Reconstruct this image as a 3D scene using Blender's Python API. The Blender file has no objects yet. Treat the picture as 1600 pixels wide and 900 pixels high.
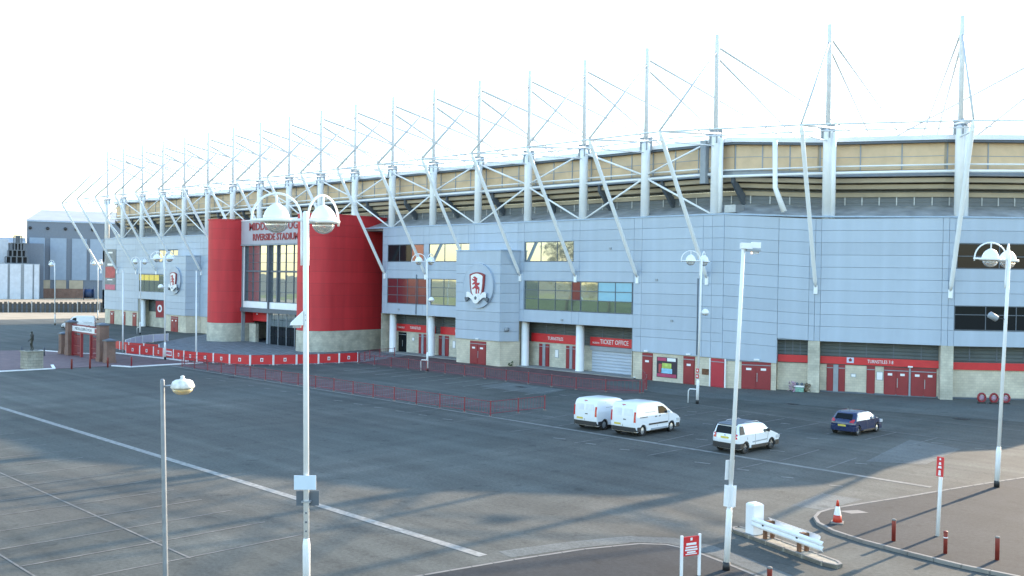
import bpy, math, random
from mathutils import Vector, Matrix
random.seed(7)
R_ = math.radians; PI = math.pi
SC = bpy.context.scene; COL = SC.collection

# ------------------------------------------------------------------ camera
cam = bpy.data.objects.new('camera', bpy.data.cameras.new('camera')); COL.objects.link(cam)
CF = Vector((-0.7161561899789693, 0.6978643199923962, -0.010281169017036218))
CR = Vector((0.6977069315148852, 0.716220007751844, 0.01529503880452585))
CU = Vector((-0.018037440807657443, -0.003780393828567476, 0.9998301652538852))
m3 = Matrix((CR, CU, -CF)).transposed()
cam.matrix_world = Matrix.Translation((0, 0, 9.8)) @ m3.to_4x4()
cam.data.sensor_width = 36; cam.data.lens = 35.411; cam.data.clip_end = 6000
SC.camera = cam

# ------------------------------------------------------------------ sky, sun, exposure
SUN_EL = R_(21.0); SUN_AZ = R_(0.6)          # the sun stands behind the stadium (+Y)
w = bpy.data.worlds.new('World'); SC.world = w; w.use_nodes = True
nt = w.node_tree; bg = nt.nodes['Background']
sky = nt.nodes.new('ShaderNodeTexSky'); sky.sky_type = 'NISHITA'; sky.sun_disc = False
sky.sun_elevation = SUN_EL; sky.sun_rotation = SUN_AZ
sky.air_density = 1.35; sky.dust_density = 0.6; sky.ozone_density = 2.5; sky.altitude = 10
nt.links.new(sky.outputs[0], bg.inputs[0]); bg.inputs[1].default_value = 0.15
sl = bpy.data.lights.new('sun', 'SUN'); sl.energy = 2.2; sl.angle = R_(0.53); sl.color = (1.0, 0.79, 0.56)
sun = bpy.data.objects.new('sun', sl); COL.objects.link(sun)
sun.rotation_euler = (-(PI/2 - SUN_EL), 0, -SUN_AZ); sun.location = (0, 0, 60)
SC.view_settings.view_transform = 'Standard'; SC.view_settings.look = 'None'
SC.view_settings.exposure = 2.1; SC.view_settings.gamma = 1.0
SC.view_settings.use_curve_mapping = False

# ------------------------------------------------------------------ materials
class NT:
    def __init__(s, name):
        s.m = bpy.data.materials.new(name); s.m.use_nodes = True; s.t = s.m.node_tree
        s.b = s.t.nodes['Principled BSDF']
    def n(s, typ, **kw):
        x = s.t.nodes.new(typ)
        for k, v in kw.items(): setattr(x, k, v)
        return x
    def l(s, a, b): s.t.links.new(a, b)
def sock(col): return (col[0], col[1], col[2], 1.0)
def mat(name, col, rough=.55, metal=0, var=.12, scale=2.0, bump=0.0, bscale=40., spec=.5, rnd=0.0, stretch=(1,1,1), coat=0.0):
    k = NT(name); k.b.inputs['Roughness'].default_value = rough; k.b.inputs['Metallic'].default_value = metal
    k.b.inputs['Specular IOR Level'].default_value = spec
    if coat: k.b.inputs['Coat Weight'].default_value = coat; k.b.inputs['Coat Roughness'].default_value = .05
    tc = k.n('ShaderNodeTexCoord'); mp = k.n('ShaderNodeMapping'); mp.inputs['Scale'].default_value = stretch
    k.l(tc.outputs['Object'], mp.inputs['Vector'])
    no = k.n('ShaderNodeTexNoise'); no.inputs['Scale'].default_value = scale; no.inputs['Detail'].default_value = 5
    k.l(mp.outputs[0], no.inputs['Vector'])
    mr = k.n('ShaderNodeMapRange'); mr.inputs['From Min'].default_value = .25; mr.inputs['From Max'].default_value = .75
    mr.inputs['To Min'].default_value = 1-var; mr.inputs['To Max'].default_value = 1+var
    k.l(no.outputs['Fac'], mr.inputs['Value'])
    val = mr.outputs[0]
    if rnd:
        oi = k.n('ShaderNodeObjectInfo'); r2 = k.n('ShaderNodeMapRange')
        r2.inputs['To Min'].default_value = 1-rnd; r2.inputs['To Max'].default_value = 1+rnd
        k.l(oi.outputs['Random'], r2.inputs['Value'])
        mu = k.n('ShaderNodeMath', operation='MULTIPLY'); k.l(val, mu.inputs[0]); k.l(r2.outputs[0], mu.inputs[1]); val = mu.outputs[0]
    vm = k.n('ShaderNodeVectorMath', operation='SCALE'); vm.inputs[0].default_value = col[:3]
    k.l(val, vm.inputs['Scale']); k.l(vm.outputs[0], k.b.inputs['Base Color'])
    if bump:
        n2 = k.n('ShaderNodeTexNoise'); n2.inputs['Scale'].default_value = bscale; n2.inputs['Detail'].default_value = 4
        k.l(tc.outputs['Object'], n2.inputs['Vector'])
        bp = k.n('ShaderNodeBump'); bp.inputs['Strength'].default_value = bump; bp.inputs['Distance'].default_value = .03
        k.l(n2.outputs['Fac'], bp.inputs['Height']); k.l(bp.outputs[0], k.b.inputs['Normal'])
    return k.m
def asphalt(name, col, var=.22, tint=(.9, .97, 1.0), streak=.22, patch=.25):
    k = NT(name); k.b.inputs['Roughness'].default_value = .86; k.b.inputs['Specular IOR Level'].default_value = .3
    tc = k.n('ShaderNodeTexCoord')
    def noise(scale, detail, st=(1, 1, 1), rot=0):
        mp = k.n('ShaderNodeMapping'); mp.inputs['Scale'].default_value = st; mp.inputs['Rotation'].default_value = (0, 0, rot)
        k.l(tc.outputs['Object'], mp.inputs['Vector'])
        no = k.n('ShaderNodeTexNoise'); no.inputs['Scale'].default_value = scale; no.inputs['Detail'].default_value = detail
        k.l(mp.outputs[0], no.inputs['Vector']); return no.outputs['Fac']
    def rng(x, a, b, lo, hi):
        mr = k.n('ShaderNodeMapRange'); mr.inputs['From Min'].default_value = a; mr.inputs['From Max'].default_value = b
        mr.inputs['To Min'].default_value = lo; mr.inputs['To Max'].default_value = hi; k.l(x, mr.inputs['Value']); return mr.outputs[0]
    def mul(a, b):
        m = k.n('ShaderNodeMath', operation='MULTIPLY'); k.l(a, m.inputs[0]); k.l(b, m.inputs[1]); return m.outputs[0]
    v = rng(noise(.06, 4), .3, .7, 1-patch, 1+patch)
    v = mul(v, rng(noise(.5, 8), .3, .7, 1-var*.4, 1+var*.4))
    v = mul(v, rng(noise(.5, 5, (.05, 2.2, 1), .02), .35, .75, 1-streak*.4, 1+streak*.9))
    v = mul(v, rng(noise(.35, 5, (.12, 1.6, 1)), .35, .75, 1-streak*.5, 1+streak))
    v = mul(v, rng(noise(.3, 4, (1.4, .1, 1), .15), .42, .62, 1-streak*.55, 1+streak*.3))
    v = mul(v, rng(noise(7, 4), .3, .7, 1-var*.9, 1+var*.9))
    v = mul(v, rng(noise(38, 2), .3, .7, 1-var*1.2, 1+var*1.2))
    vo = k.n('ShaderNodeTexVoronoi', feature='DISTANCE_TO_EDGE'); vo.inputs['Scale'].default_value = .16
    wn = k.n('ShaderNodeTexNoise'); wn.inputs['Scale'].default_value = .8; wn.inputs['Detail'].default_value = 5; k.l(tc.outputs['Object'], wn.inputs['Vector'])
    wm = k.n('ShaderNodeMix', data_type='VECTOR'); wm.inputs['Factor'].default_value = .28; k.l(tc.outputs['Object'], wm.inputs['A'])
    ws = k.n('ShaderNodeVectorMath', operation='SCALE'); ws.inputs['Scale'].default_value = 6; k.l(wn.outputs['Color'], ws.inputs[0])
    wa = k.n('ShaderNodeVectorMath', operation='ADD'); k.l(tc.outputs['Object'], wa.inputs[0]); k.l(ws.outputs[0], wa.inputs[1]); k.l(wa.outputs[0], vo.inputs['Vector'])
    crack = rng(vo.outputs['Distance'], .0, .006, .62, 1.0)
    cm = k.n('ShaderNodeMix', data_type='FLOAT'); k.l(rng(noise(.07, 2), .48, .56, 0, 1), cm.inputs['Factor']); cm.inputs['A'].default_value = 1.0; k.l(crack, cm.inputs['B'])
    v = mul(v, cm.outputs['Result'])
    v = mul(v, rng(noise(1.3, 3), .60, .72, 1.0, .70))      # darker oil spots
    mx = k.n('ShaderNodeMix', data_type='RGBA'); mx.inputs['A'].default_value = sock(col)
    mx.inputs['B'].default_value = sock([c*t for c, t in zip(col, tint)])
    k.l(rng(noise(.09, 3), .4, .6, 0, 1), mx.inputs['Factor'])
    vm = k.n('ShaderNodeVectorMath', operation='SCALE'); k.l(mx.outputs['Result'], vm.inputs[0]); k.l(v, vm.inputs['Scale'])
    k.l(vm.outputs[0], k.b.inputs['Base Color'])
    bp = k.n('ShaderNodeBump'); bp.inputs['Strength'].default_value = .35; bp.inputs['Distance'].default_value = .01
    k.l(noise(45, 3), bp.inputs['Height']); k.l(bp.outputs[0], k.b.inputs['Normal'])
    return k.m
def blockwork(name, c1, c2, mortar, bw=.45, bh=.22, msize=.012, var=.15, flat=False):
    k = NT(name); k.b.inputs['Roughness'].default_value = .85
    tc = k.n('ShaderNodeTexCoord'); sx = k.n('ShaderNodeSeparateXYZ'); k.l(tc.outputs['Object'], sx.inputs[0])
    cx = k.n('ShaderNodeCombineXYZ')
    if flat: k.l(sx.outputs[0], cx.inputs[0]); k.l(sx.outputs[1], cx.inputs[1])
    else:
        ad = k.n('ShaderNodeMath', operation='ADD'); k.l(sx.outputs[0], ad.inputs[0]); k.l(sx.outputs[1], ad.inputs[1])
        k.l(ad.outputs[0], cx.inputs[0]); k.l(sx.outputs[2], cx.inputs[1])
    br = k.n('ShaderNodeTexBrick'); k.l(cx.outputs[0], br.inputs['Vector']); br.inputs['Scale'].default_value = 1
    br.inputs['Color1'].default_value = sock(c1); br.inputs['Color2'].default_value = sock(c2); br.inputs['Mortar'].default_value = sock(mortar)
    br.inputs['Brick Width'].default_value = bw; br.inputs['Row Height'].default_value = bh; br.inputs['Mortar Size'].default_value = msize
    no = k.n('ShaderNodeTexNoise'); no.inputs['Scale'].default_value = .9; no.inputs['Detail'].default_value = 6; k.l(tc.outputs['Object'], no.inputs['Vector'])
    mr = k.n('ShaderNodeMapRange'); mr.inputs['From Min'].default_value = .3; mr.inputs['From Max'].default_value = .7
    mr.inputs['To Min'].default_value = 1-var; mr.inputs['To Max'].default_value = 1+var; k.l(no.outputs['Fac'], mr.inputs['Value'])
    vm = k.n('ShaderNodeVectorMath', operation='SCALE'); k.l(br.outputs['Color'], vm.inputs[0]); k.l(mr.outputs[0], vm.inputs['Scale'])
    k.l(vm.outputs[0], k.b.inputs['Base Color'])
    bp = k.n('ShaderNodeBump'); bp.inputs['Strength'].default_value = .4; bp.inputs['Distance'].default_value = .01; bp.invert = True
    k.l(br.outputs['Fac'], bp.inputs['Height']); k.l(bp.outputs[0], k.b.inputs['Normal'])
    return k.m
def glass(name, col, rough=.03, metal=.75, spec=.8):
    k = NT(name); k.b.inputs['Base Color'].default_value = sock(col); k.b.inputs['Roughness'].default_value = rough
    k.b.inputs['Metallic'].default_value = metal; k.b.inputs['Specular IOR Level'].default_value = spec
    tc = k.n('ShaderNodeTexCoord'); no = k.n('ShaderNodeTexNoise'); no.inputs['Scale'].default_value = .6; no.inputs['Detail'].default_value = 1
    k.l(tc.outputs['Object'], no.inputs['Vector'])
    bp = k.n('ShaderNodeBump'); bp.inputs['Strength'].default_value = .05; bp.inputs['Distance'].default_value = .05
    k.l(no.outputs['Fac'], bp.inputs['Height']); k.l(bp.outputs[0], k.b.inputs['Normal'])
    return k.m
def ribbed(name, col, period=.25, depth=.5, rough=.55, axis=2, var=.1, metal=0):
    k = NT(name); k.b.inputs['Roughness'].default_value = rough; k.b.inputs['Metallic'].default_value = metal
    tc = k.n('ShaderNodeTexCoord'); wv = k.n('ShaderNodeTexWave'); wv.bands_direction = 'XYZ'[axis]; wv.wave_profile = 'SIN'
    wv.inputs['Scale'].default_value = 1/period/3.14159*.5*3.14159/ (PI) * 1.0; k.l(tc.outputs['Object'], wv.inputs['Vector'])
    no = k.n('ShaderNodeTexNoise'); no.inputs['Scale'].default_value = .8; no.inputs['Detail'].default_value = 5; k.l(tc.outputs['Object'], no.inputs['Vector'])
    mr = k.n('ShaderNodeMapRange'); mr.inputs['From Min'].default_value = .3; mr.inputs['From Max'].default_value = .7
    mr.inputs['To Min'].default_value = 1-var; mr.inputs['To Max'].default_value = 1+var; k.l(no.outputs['Fac'], mr.inputs['Value'])
    vm = k.n('ShaderNodeVectorMath', operation='SCALE'); vm.inputs[0].default_value = col; k.l(mr.outputs[0], vm.inputs['Scale'])
    k.l(vm.outputs[0], k.b.inputs['Base Color'])
    bp = k.n('ShaderNodeBump'); bp.inputs['Strength'].default_value = depth; bp.inputs['Distance'].default_value = .05
    k.l(wv.outputs['Fac'], bp.inputs['Height']); k.l(bp.outputs[0], k.b.inputs['Normal'])
    return k.m

M = {}
M['asphalt'] = asphalt('asphalt', (.088, .086, .073))
M['asphalt_pave'] = asphalt('footway_asphalt', (.031, .034, .036), tint=(1, .96, .92), streak=.16)
M['asphalt_light'] = asphalt('repaired_asphalt', (.13, .132, .12), patch=.1, streak=.12)
M['asphalt_apron'] = asphalt('apron_asphalt', (.115, .118, .105), patch=.15, streak=.1)
M['ground'] = mat('ground_earth', (.16, .15, .10), .95, var=.3, scale=.05)
M['grass'] = mat('rough_grass', (.20, .21, .06), .95, var=.45, scale=.08)
M['sand'] = mat('quay_sand', (.36, .29, .20), .95, var=.18, scale=.2)
M['plaza'] = blockwork('plaza_brick', (.20, .115, .11), (.17, .10, .10), (.12, .10, .10), .4, .2, .02, .18, True)
M['paving'] = blockwork('entrance_paving', (.13, .14, .145), (.075, .085, .09), (.24, .25, .25), 1.1, .55, .09, .25, True)
M['redpave'] = blockwork('red_block_paving', (.125, .062, .060), (.105, .058, .058), (.09, .065, .06), .4, .2, .02, .3, True)
M['kerb'] = mat('kerb_concrete', (.21, .195, .175), .85, var=.2, scale=1.2, bump=.2)
M['white_line'] = mat('worn_white_paint', (.26, .255, .23), .85, var=.38, scale=4.5)
M['old_line'] = mat('faded_line_paint', (.20, .195, .175), .85, var=.4, scale=2.2)
M['thin_line'] = mat('thin_line_paint', (.155, .15, .135), .85, var=.45, scale=1.6)
M['maroon_sign'] = mat('maroon_letters', (.30, .02, .03), .5)
M['post_grey'] = mat('weathered_grey_post', (.20, .215, .23), .45, metal=.3, var=.15, scale=4)
M['cable'] = mat('pale_stay_bar', (.52, .52, .51), .5)
M['mast_thin'] = mat('pale_mast_paint', (.72, .74, .75), .45)
M['sign_lilac'] = ribbed('pale_sign_band', (.42, .40, .44), .6, .2, .5, 2, .06)
M['clad'] = mat('pale_blue_cladding', (.385, .455, .54), .42, metal=.05, var=.07, scale=.9, rnd=.05, stretch=(1.2, 1.2, .25))
M['joint'] = mat('dark_joint', (.25, .30, .35), .8)
M['cap'] = mat('blue_flashing', (.34, .44, .56), .4)
M['block'] = blockwork('buff_blockwork', (.60, .55, .43), (.54, .49, .385), (.46, .42, .34))
M['block2'] = blockwork('weathered_blockwork', (.55, .52, .42), (.47, .445, .36), (.42, .39, .32), var=.22)
M['brick'] = blockwork('red_brick', (.22, .10, .065), (.17, .08, .055), (.24, .20, .17), .235, .08, .012, .2)
M['stone'] = blockwork('pale_stone', (.36, .345, .28), (.30, .285, .23), (.22, .215, .18), .55, .28, .02, .2)
M['red'] = mat('red_cladding', (.57, .030, .036), .62, var=.12, scale=1.1, rnd=.05, stretch=(1, 1, .12))
M['red_sign'] = mat('red_sign_board', (.58, .024, .03), .45, var=.06)
M['red_fence'] = mat('red_railing_paint', (.24, .035, .045), .5, var=.15)
M['maroon'] = mat('maroon_door_paint', (.25, .02, .026), .45, var=.1, scale=1.5)
M['bright_red'] = mat('bright_red_door_paint', (.42, .022, .04), .45, var=.06)
M['bollard_red'] = mat('bollard_red_paint', (.22, .03, .02), .5, var=.2, scale=5)
M['white'] = mat('white_paint', (.80, .80, .80), .4, var=.06, scale=3)
M['steel_white'] = mat('white_steel', (.86, .87, .86), .4, var=.04, scale=1.5)
M['lamp_white'] = mat('lamp_white_paint', (.86, .87, .87), .35, var=.05, scale=2)
M['steel_grey'] = mat('galvanised_steel', (.36, .38, .40), .4, metal=.4, var=.12, scale=3)
M['grey_dark'] = mat('dark_grey_metal', (.10, .12, .145), .5, var=.1)
M['grey_mid'] = mat('mid_grey_metal', (.28, .31, .34), .5, var=.1)
M['black'] = mat('black_plastic', (.02, .02, .022), .5, var=.1)
M['soot'] = mat('dark_interior', (.022, .025, .03), .9)  # near-black colour stands for the unlit lobby interior; also coats the far tank
M['beige'] = ribbed('beige_stand_panel', (.64, .47, .29), .55, .35, .55, 2, .10)
M['beige_dull'] = mat('beige_concrete', (.44, .37, .27), .8, var=.14, scale=.5)
M['concrete'] = mat('grey_concrete', (.27, .27, .255), .85, var=.2, scale=.6, bump=.15)
M['louvre'] = ribbed('grey_louvre', (.15, .165, .175), .2, .9, .6, 2, .08)
M['roof_sheet'] = ribbed('lean_to_roof', (.33, .34, .34), .9, .3, .55, 0, .3)
M['roof_top'] = mat('stand_roof', (.82, .83, .83), .5, var=.1, scale=.3)
M['shutter'] = ribbed('roller_shutter', (.42, .47, .54), .16, .9, .45, 2, .05)
M['grille'] = ribbed('dark_grille', (.085, .10, .10), .16, .9, .6, 2, .15)
M['glass'] = glass('reflective_glass', (.36, .41, .43))
M['glass_warm'] = glass('warm_reflective_glass', (.46, .50, .42))
M['glass_green'] = glass('green_tint_glass', (.20, .27, .26))
M['glass_dark'] = glass('dark_glass', (.012, .015, .018), .05, .0, .18)
M['glass_red_reflect'] = glass('red_reflection_glass', (.17, .035, .045), .12, .3)  # maroon colour paints the red drum's reflection into these panes
M['glass_blue'] = mat('blue_blind', (.20, .44, .56), .3, var=.05, spec=.8)
M['glass_yellow'] = mat('yellow_blind', (.80, .55, .04), .3, var=.15, scale=3, spec=.8)
M['glass_entry'] = glass('entrance_glass', (.46, .52, .54), .015, .85)
M['car_glass'] = glass('car_glass', (.012, .015, .018), .05, .0, .10)
M['car_side_glass'] = glass('car_side_glass', (.75, .78, .80), .02, .9)
M['car_white'] = mat('white_car_paint', (.80, .81, .82), .28, var=.02, coat=.6)
M['car_blue'] = mat('blue_car_paint', (.005, .017, .070), .25, var=.03, coat=1.0)
M['tyre'] = mat('tyre_rubber', (.018, .018, .018), .85, var=.2, scale=8)
M['rim'] = mat('alloy_rim', (.55, .56, .57), .35, metal=.6, var=.08)
M['rim_dark'] = mat('dark_alloy_rim', (.20, .20, .21), .4, metal=.5, var=.1)
M['tail'] = mat('tail_lamp_red', (.50, .015, .02), .15, var=.05, spec=.8)
M['amber'] = mat('amber_lens', (.75, .55, .35), .15, var=.1)
M['plate'] = mat('yellow_plate', (.65, .52, .10), .4, var=.06)
M['head'] = mat('clear_lamp', (.7, .72, .74), .1, metal=.3)
M['rust'] = mat('rusty_steel', (.15, .07, .035), .85, var=.45, scale=6, bump=.3)
M['cone'] = mat('cone_red', (.55, .045, .02), .5, var=.1)
M['islet'] = mat('gritty_island', (.34, .30, .23), .95, var=.35, scale=3, bump=.4, bscale=15)
M['bronze'] = mat('dark_bronze', (.035, .038, .032), .4, metal=.5, var=.3, scale=4)
M['bowl'] = NT('lamp_glass_bowl').m
_b = M['bowl'].node_tree.nodes['Principled BSDF']; _b.inputs['Base Color'].default_value = (.85, .80, .74, 1)
_b.inputs['Roughness'].default_value = .08; _b.inputs['Transmission Weight'].default_value = .75; _b.inputs['IOR'].default_value = 1.2
M['amber_bowl'] = NT('amber_lamp_bowl').m
_b = M['amber_bowl'].node_tree.nodes['Principled BSDF']; _b.inputs['Base Color'].default_value = (.72, .56, .30, 1)
_b.inputs['Roughness'].default_value = .15; _b.inputs['Transmission Weight'].default_value = .35; _b.inputs['IOR'].default_value = 1.3
M['sign_blue'] = mat('pale_blue_board', (.62, .72, .80), .5, var=.03)
M['lilac'] = mat('lilac_board', (.58, .60, .72), .5, var=.06)
M['shed_blue'] = ribbed('warehouse_blue_panel', (.27, .34, .43), .8, .15, .6, 0, .05)
M['shed_dark'] = mat('warehouse_slate', (.15, .18, .225), .6, var=.08)
M['shed_grey'] = mat('warehouse_grey_roof', (.40, .40, .41), .6, var=.1, scale=.2)
M['pale_sheet'] = ribbed('pale_sheet_wall', (.52, .56, .62), .7, .4, .6, 0, .08)
M['reel'] = mat('navy_reel', (.02, .045, .11), .5, var=.15)
M['palis'] = mat('dark_timber_pale', (.085, .078, .068), .85, var=.35, scale=2, rnd=.25)
M['leaf'] = mat('tree_leaf', (.11, .105, .028), .8, var=.5, scale=.6)
M['bark'] = mat('tree_bark', (.10, .08, .06), .95, var=.3, scale=4)
M['poster_dark'] = mat('poster_dark', (.03, .02, .035), .5)
M['poster_pink'] = mat('poster_pink', (.42, .05, .12), .5, var=.25, scale=2)
M['poster_green'] = mat('poster_yellow_green', (.42, .55, .12), .5, var=.3, scale=3)
M['poster_sky'] = mat('poster_sky_blue', (.28, .55, .72), .5, var=.25, scale=3)
M['banner_grey'] = mat('banner_grey_print', (.20, .21, .21), .6, var=.4, scale=1.2)
M['banner_red'] = mat('banner_red_print', (.42, .07, .07), .6, var=.35, scale=1.0)
M['banner_pink'] = mat('banner_rose_print', (.55, .13, .18), .6, var=.15)
M['flower'] = mat('faded_flowers', (.45, .30, .38), .8, var=.5, scale=12)
M['flower2'] = mat('green_wreath', (.20, .38, .30), .8, var=.5, scale=12)
M['dry'] = mat('dry_stems', (.20, .15, .10), .9, var=.3, scale=9)
M['weed'] = mat('weed_green', (.05, .09, .03), .9, var=.5, scale=6)

# ------------------------------------------------------------------ mesh helpers
class MB:
    def __init__(s): s.v = []; s.f = []; s.mi = []; s.sm = []; s.k = 0; s.X = None
    def pt(s, p):
        p = Vector(p)
        if s.X is not None: p = s.X @ p
        s.v.append(tuple(p)); return len(s.v)-1
    def face(s, idx, sm=False): s.f.append(tuple(idx)); s.mi.append(s.k); s.sm.append(sm)
    def poly(s, pts, sm=False): s.face([s.pt(p) for p in pts], sm)
    def box(s, x0, x1, y0, y1, z0, z1):
        i = [s.pt(p) for p in ((x0,y0,z0),(x1,y0,z0),(x1,y1,z0),(x0,y1,z0),(x0,y0,z1),(x1,y0,z1),(x1,y1,z1),(x0,y1,z1))]
        for q in ((3,2,1,0),(4,5,6,7),(0,1,5,4),(1,2,6,5),(2,3,7,6),(3,0,4,7)): s.face([i[a] for a in q])
        return s
    def cbox(s, c, d): return s.box(c[0]-d[0]/2, c[0]+d[0]/2, c[1]-d[1]/2, c[1]+d[1]/2, c[2]-d[2]/2, c[2]+d[2]/2)
    def prism(s, top, bot):            # two matching rings
        n = len(top); a = [s.pt(p) for p in top]; b = [s.pt(p) for p in bot]
        s.face(a); s.face(b[::-1])
        for i in range(n): j = (i+1) % n; s.face((a[j], a[i], b[i], b[j]))
        return s
    def slab(s, poly2, z0, z1):
        return s.prism([(x, y, z1) for x, y in poly2], [(x, y, z0) for x, y in poly2])
    def tube(s, path, r, n=10, cap=True):
        P = [Vector(p) for p in path]; rs = r if isinstance(r, (list, tuple)) else [r]*len(P); rings = []; prev = None
        for i, p in enumerate(P):
            d = (P[min(i+1, len(P)-1)] - P[max(i-1, 0)]).normalized()
            if prev is None:
                a = Vector((0, 0, 1)) if abs(d.z) < .9 else Vector((1, 0, 0)); x = d.cross(a).normalized()
            else: x = (prev - d*prev.dot(d)).normalized()
            y = d.cross(x); prev = x
            rings.append([s.pt(p + (x*math.cos(2*PI*j/n) + y*math.sin(2*PI*j/n))*rs[i]) for j in range(n)])
        for a, b in zip(rings, rings[1:]):
            for j in range(n): q = (j+1) % n; s.face((a[j], a[q], b[q], b[j]), True)
        if cap: s.face(rings[0][::-1]); s.face(rings[-1])
        return s
    def lathe(s, prof, c=(0, 0, 0), n=24, axis='z', cap=True, sm=True):
        rings = []
        for r, h in prof:
            ring = []
            for j in range(n):
                a = 2*PI*j/n; x, y = r*math.cos(a), r*math.sin(a)
                p = {'z': (x, y, h), 'x': (h, x, y), 'y': (y, h, x)}[axis]
                ring.append(s.pt((c[0]+p[0], c[1]+p[1], c[2]+p[2])))
            rings.append(ring)
        for a, b in zip(rings, rings[1:]):
            for j in range(n): q = (j+1) % n; s.face((a[j], a[q], b[q], b[j]), sm)
        if cap:
            if prof[0][0] > 1e-4: s.face(rings[0][::-1])
            if prof[-1][0] > 1e-4: s.face(rings[-1])
        return s
    def build(s, name, mats, parent=None, loc=None):
        me = bpy.data.meshes.new(name)
        me.from_pydata(s.v, [], s.f)
        ms = mats if isinstance(mats, (list, tuple)) else [mats]
        for m in ms: me.materials.append(M[m] if isinstance(m, str) else m)
        me.polygons.foreach_set('material_index', s.mi); me.polygons.foreach_set('use_smooth', s.sm)
        me.update()
        return link(name, me, parent, loc)
def link(name, me, parent=None, loc=None):
    o = bpy.data.objects.new(name, me); COL.objects.link(o)
    if parent is not None:
        o.parent = parent
        if loc == 'world':
            r = parent
            off = Vector((0, 0, 0))
            while r is not None: off += r.location; r = r.parent
            o.location = -off
    if loc is not None and loc != 'world': o.location = loc
    return o
def tag(o, label=None, cat=None, group=None, kind=None):
    if label: o['label'] = label
    if cat: o['category'] = cat
    if group: o['group'] = group
    if kind: o['kind'] = kind
    return o
def empty(name, loc, rz=0, label=None, cat=None, group=None):
    o = bpy.data.objects.new(name, None); COL.objects.link(o); o.location = loc; o.rotation_euler = (0, 0, rz)
    o.empty_display_size = .3
    return tag(o, label, cat, group)
def kids(o): return [c for c in bpy.data.objects if c.parent == o]
def copy_tree(o, parent=None):
    c = o.copy(); COL.objects.link(c)
    if parent is not None: c.parent = parent
    for ch in kids(o): copy_tree(ch, c)
    return c
def struct(o): o['kind'] = 'structure'; return o
FH = Vector((CF.x, CF.y, 0)).normalized()
def lean(o, a):
    loc = o.location.copy(); rz = o.rotation_euler.z
    q = Matrix.Rotation(a, 4, FH) @ Matrix.Rotation(rz, 4, 'Z')
    o.rotation_euler = q.to_euler(); o.location = loc
def text_mesh(txt, size, depth=.01, align='CENTER', bold=0):
    cu = bpy.data.curves.new('lettering', 'FONT'); cu.body = txt; cu.size = size; cu.extrude = depth; cu.align_x = align; cu.align_y = 'CENTER'
    cu.resolution_u = 2; cu.offset = bold
    ob = bpy.data.objects.new('lettering', cu); COL.objects.link(ob)
    bpy.context.view_layer.update()
    me = bpy.data.meshes.new_from_object(ob.evaluated_get(bpy.context.evaluated_depsgraph_get()))
    bpy.data.objects.remove(ob); bpy.data.curves.remove(cu)
    me.name = 'lettering'
    return me
def text(name, txt, size, matname, origin, ang, parent, sx=1.0, depth=.012, bold=0):
    """lettering standing on a wall; ang = direction of the wall in plan, reading left to right"""
    me = text_mesh(txt, size, depth, bold=bold)
    xd = Vector((math.cos(ang), math.sin(ang), 0)); out = Vector((math.sin(ang), -math.cos(ang), 0)); O = Vector(origin)
    for v in me.vertices:
        c = v.co.copy(); v.co = O + xd*(c.x*sx) + Vector((0, 0, 1))*c.y + out*c.z
    me.materials.clear(); me.materials.append(M[matname])
    return link(name, me, parent, 'world')

# ------------------------------------------------------------------ ground and surfaces
def sheet(name, poly2, z, m, z0=None):
    b = MB()
    if z0 is None: b.poly([(x, y, z) for x, y in poly2])
    else: b.slab(poly2, z0, z)
    return struct(b.build(name, m))
struct(MB().box(-3000, 2000, -2000, 3000, -1.0, -.06).build('ground', 'ground'))
sheet('car_park', [(-212, -25), (60, -25), (60, 130), (-24, 130), (-24, 160), (-212, 160)], 0, 'asphalt')
sheet('rough_ground', [(-400, -700), (500, -700), (500, -25.2), (-400, -25.2)], -.02, 'grass')
sheet('quay_ground', [(-620, -60), (-212.3, -60), (-212.3, 420), (-620, 420)], -.01, 'sand')
# reddish paved plaza with the gateway
plz = [(-102.8, 12), (-103.6, 37.6), (-103.6, 43.2), (-101.2, 44.2), (-101.8, 52.0), (-104.5, 51.3), (-119.6, 49.4), (-120.4, 46.6), (-129, 44.3), (-134, 30), (-134, 12)]
sheet('plaza_paving', plz, .03, 'plaza', -.05)
b = MB()
for path in ([(-102.8, 12), (-103.6, 37.4), (-107.5, 38.6)], [(-103.5, 43.2), (-101.2, 44.2), (-101.8, 52.4)], [(-128, 44.5), (-120.4, 47.0), (-119.4, 49.8)], [(-104.5, 52.0), (-119.4, 50.3)]):
    for a, c in zip(path, path[1:]):
        a, c = Vector((*a, 0)), Vector((*c, 0)); d = (c-a).normalized(); nn = Vector((-d.y, d.x, 0))*.14
        b.slab([tuple((a+nn)[:2]), tuple((a-nn)[:2]), tuple((c-nn)[:2]), tuple((c+nn)[:2])], -.02, .1)
struct(b.build('white_kerb', 'white'))
sheet('plaza_border', [(-103.4, 44.6), (-118.6, 44.4), (-119, 49.6), (-104.5, 51.0), (-102.6, 50.4)], .036, 'redpave')
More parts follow.
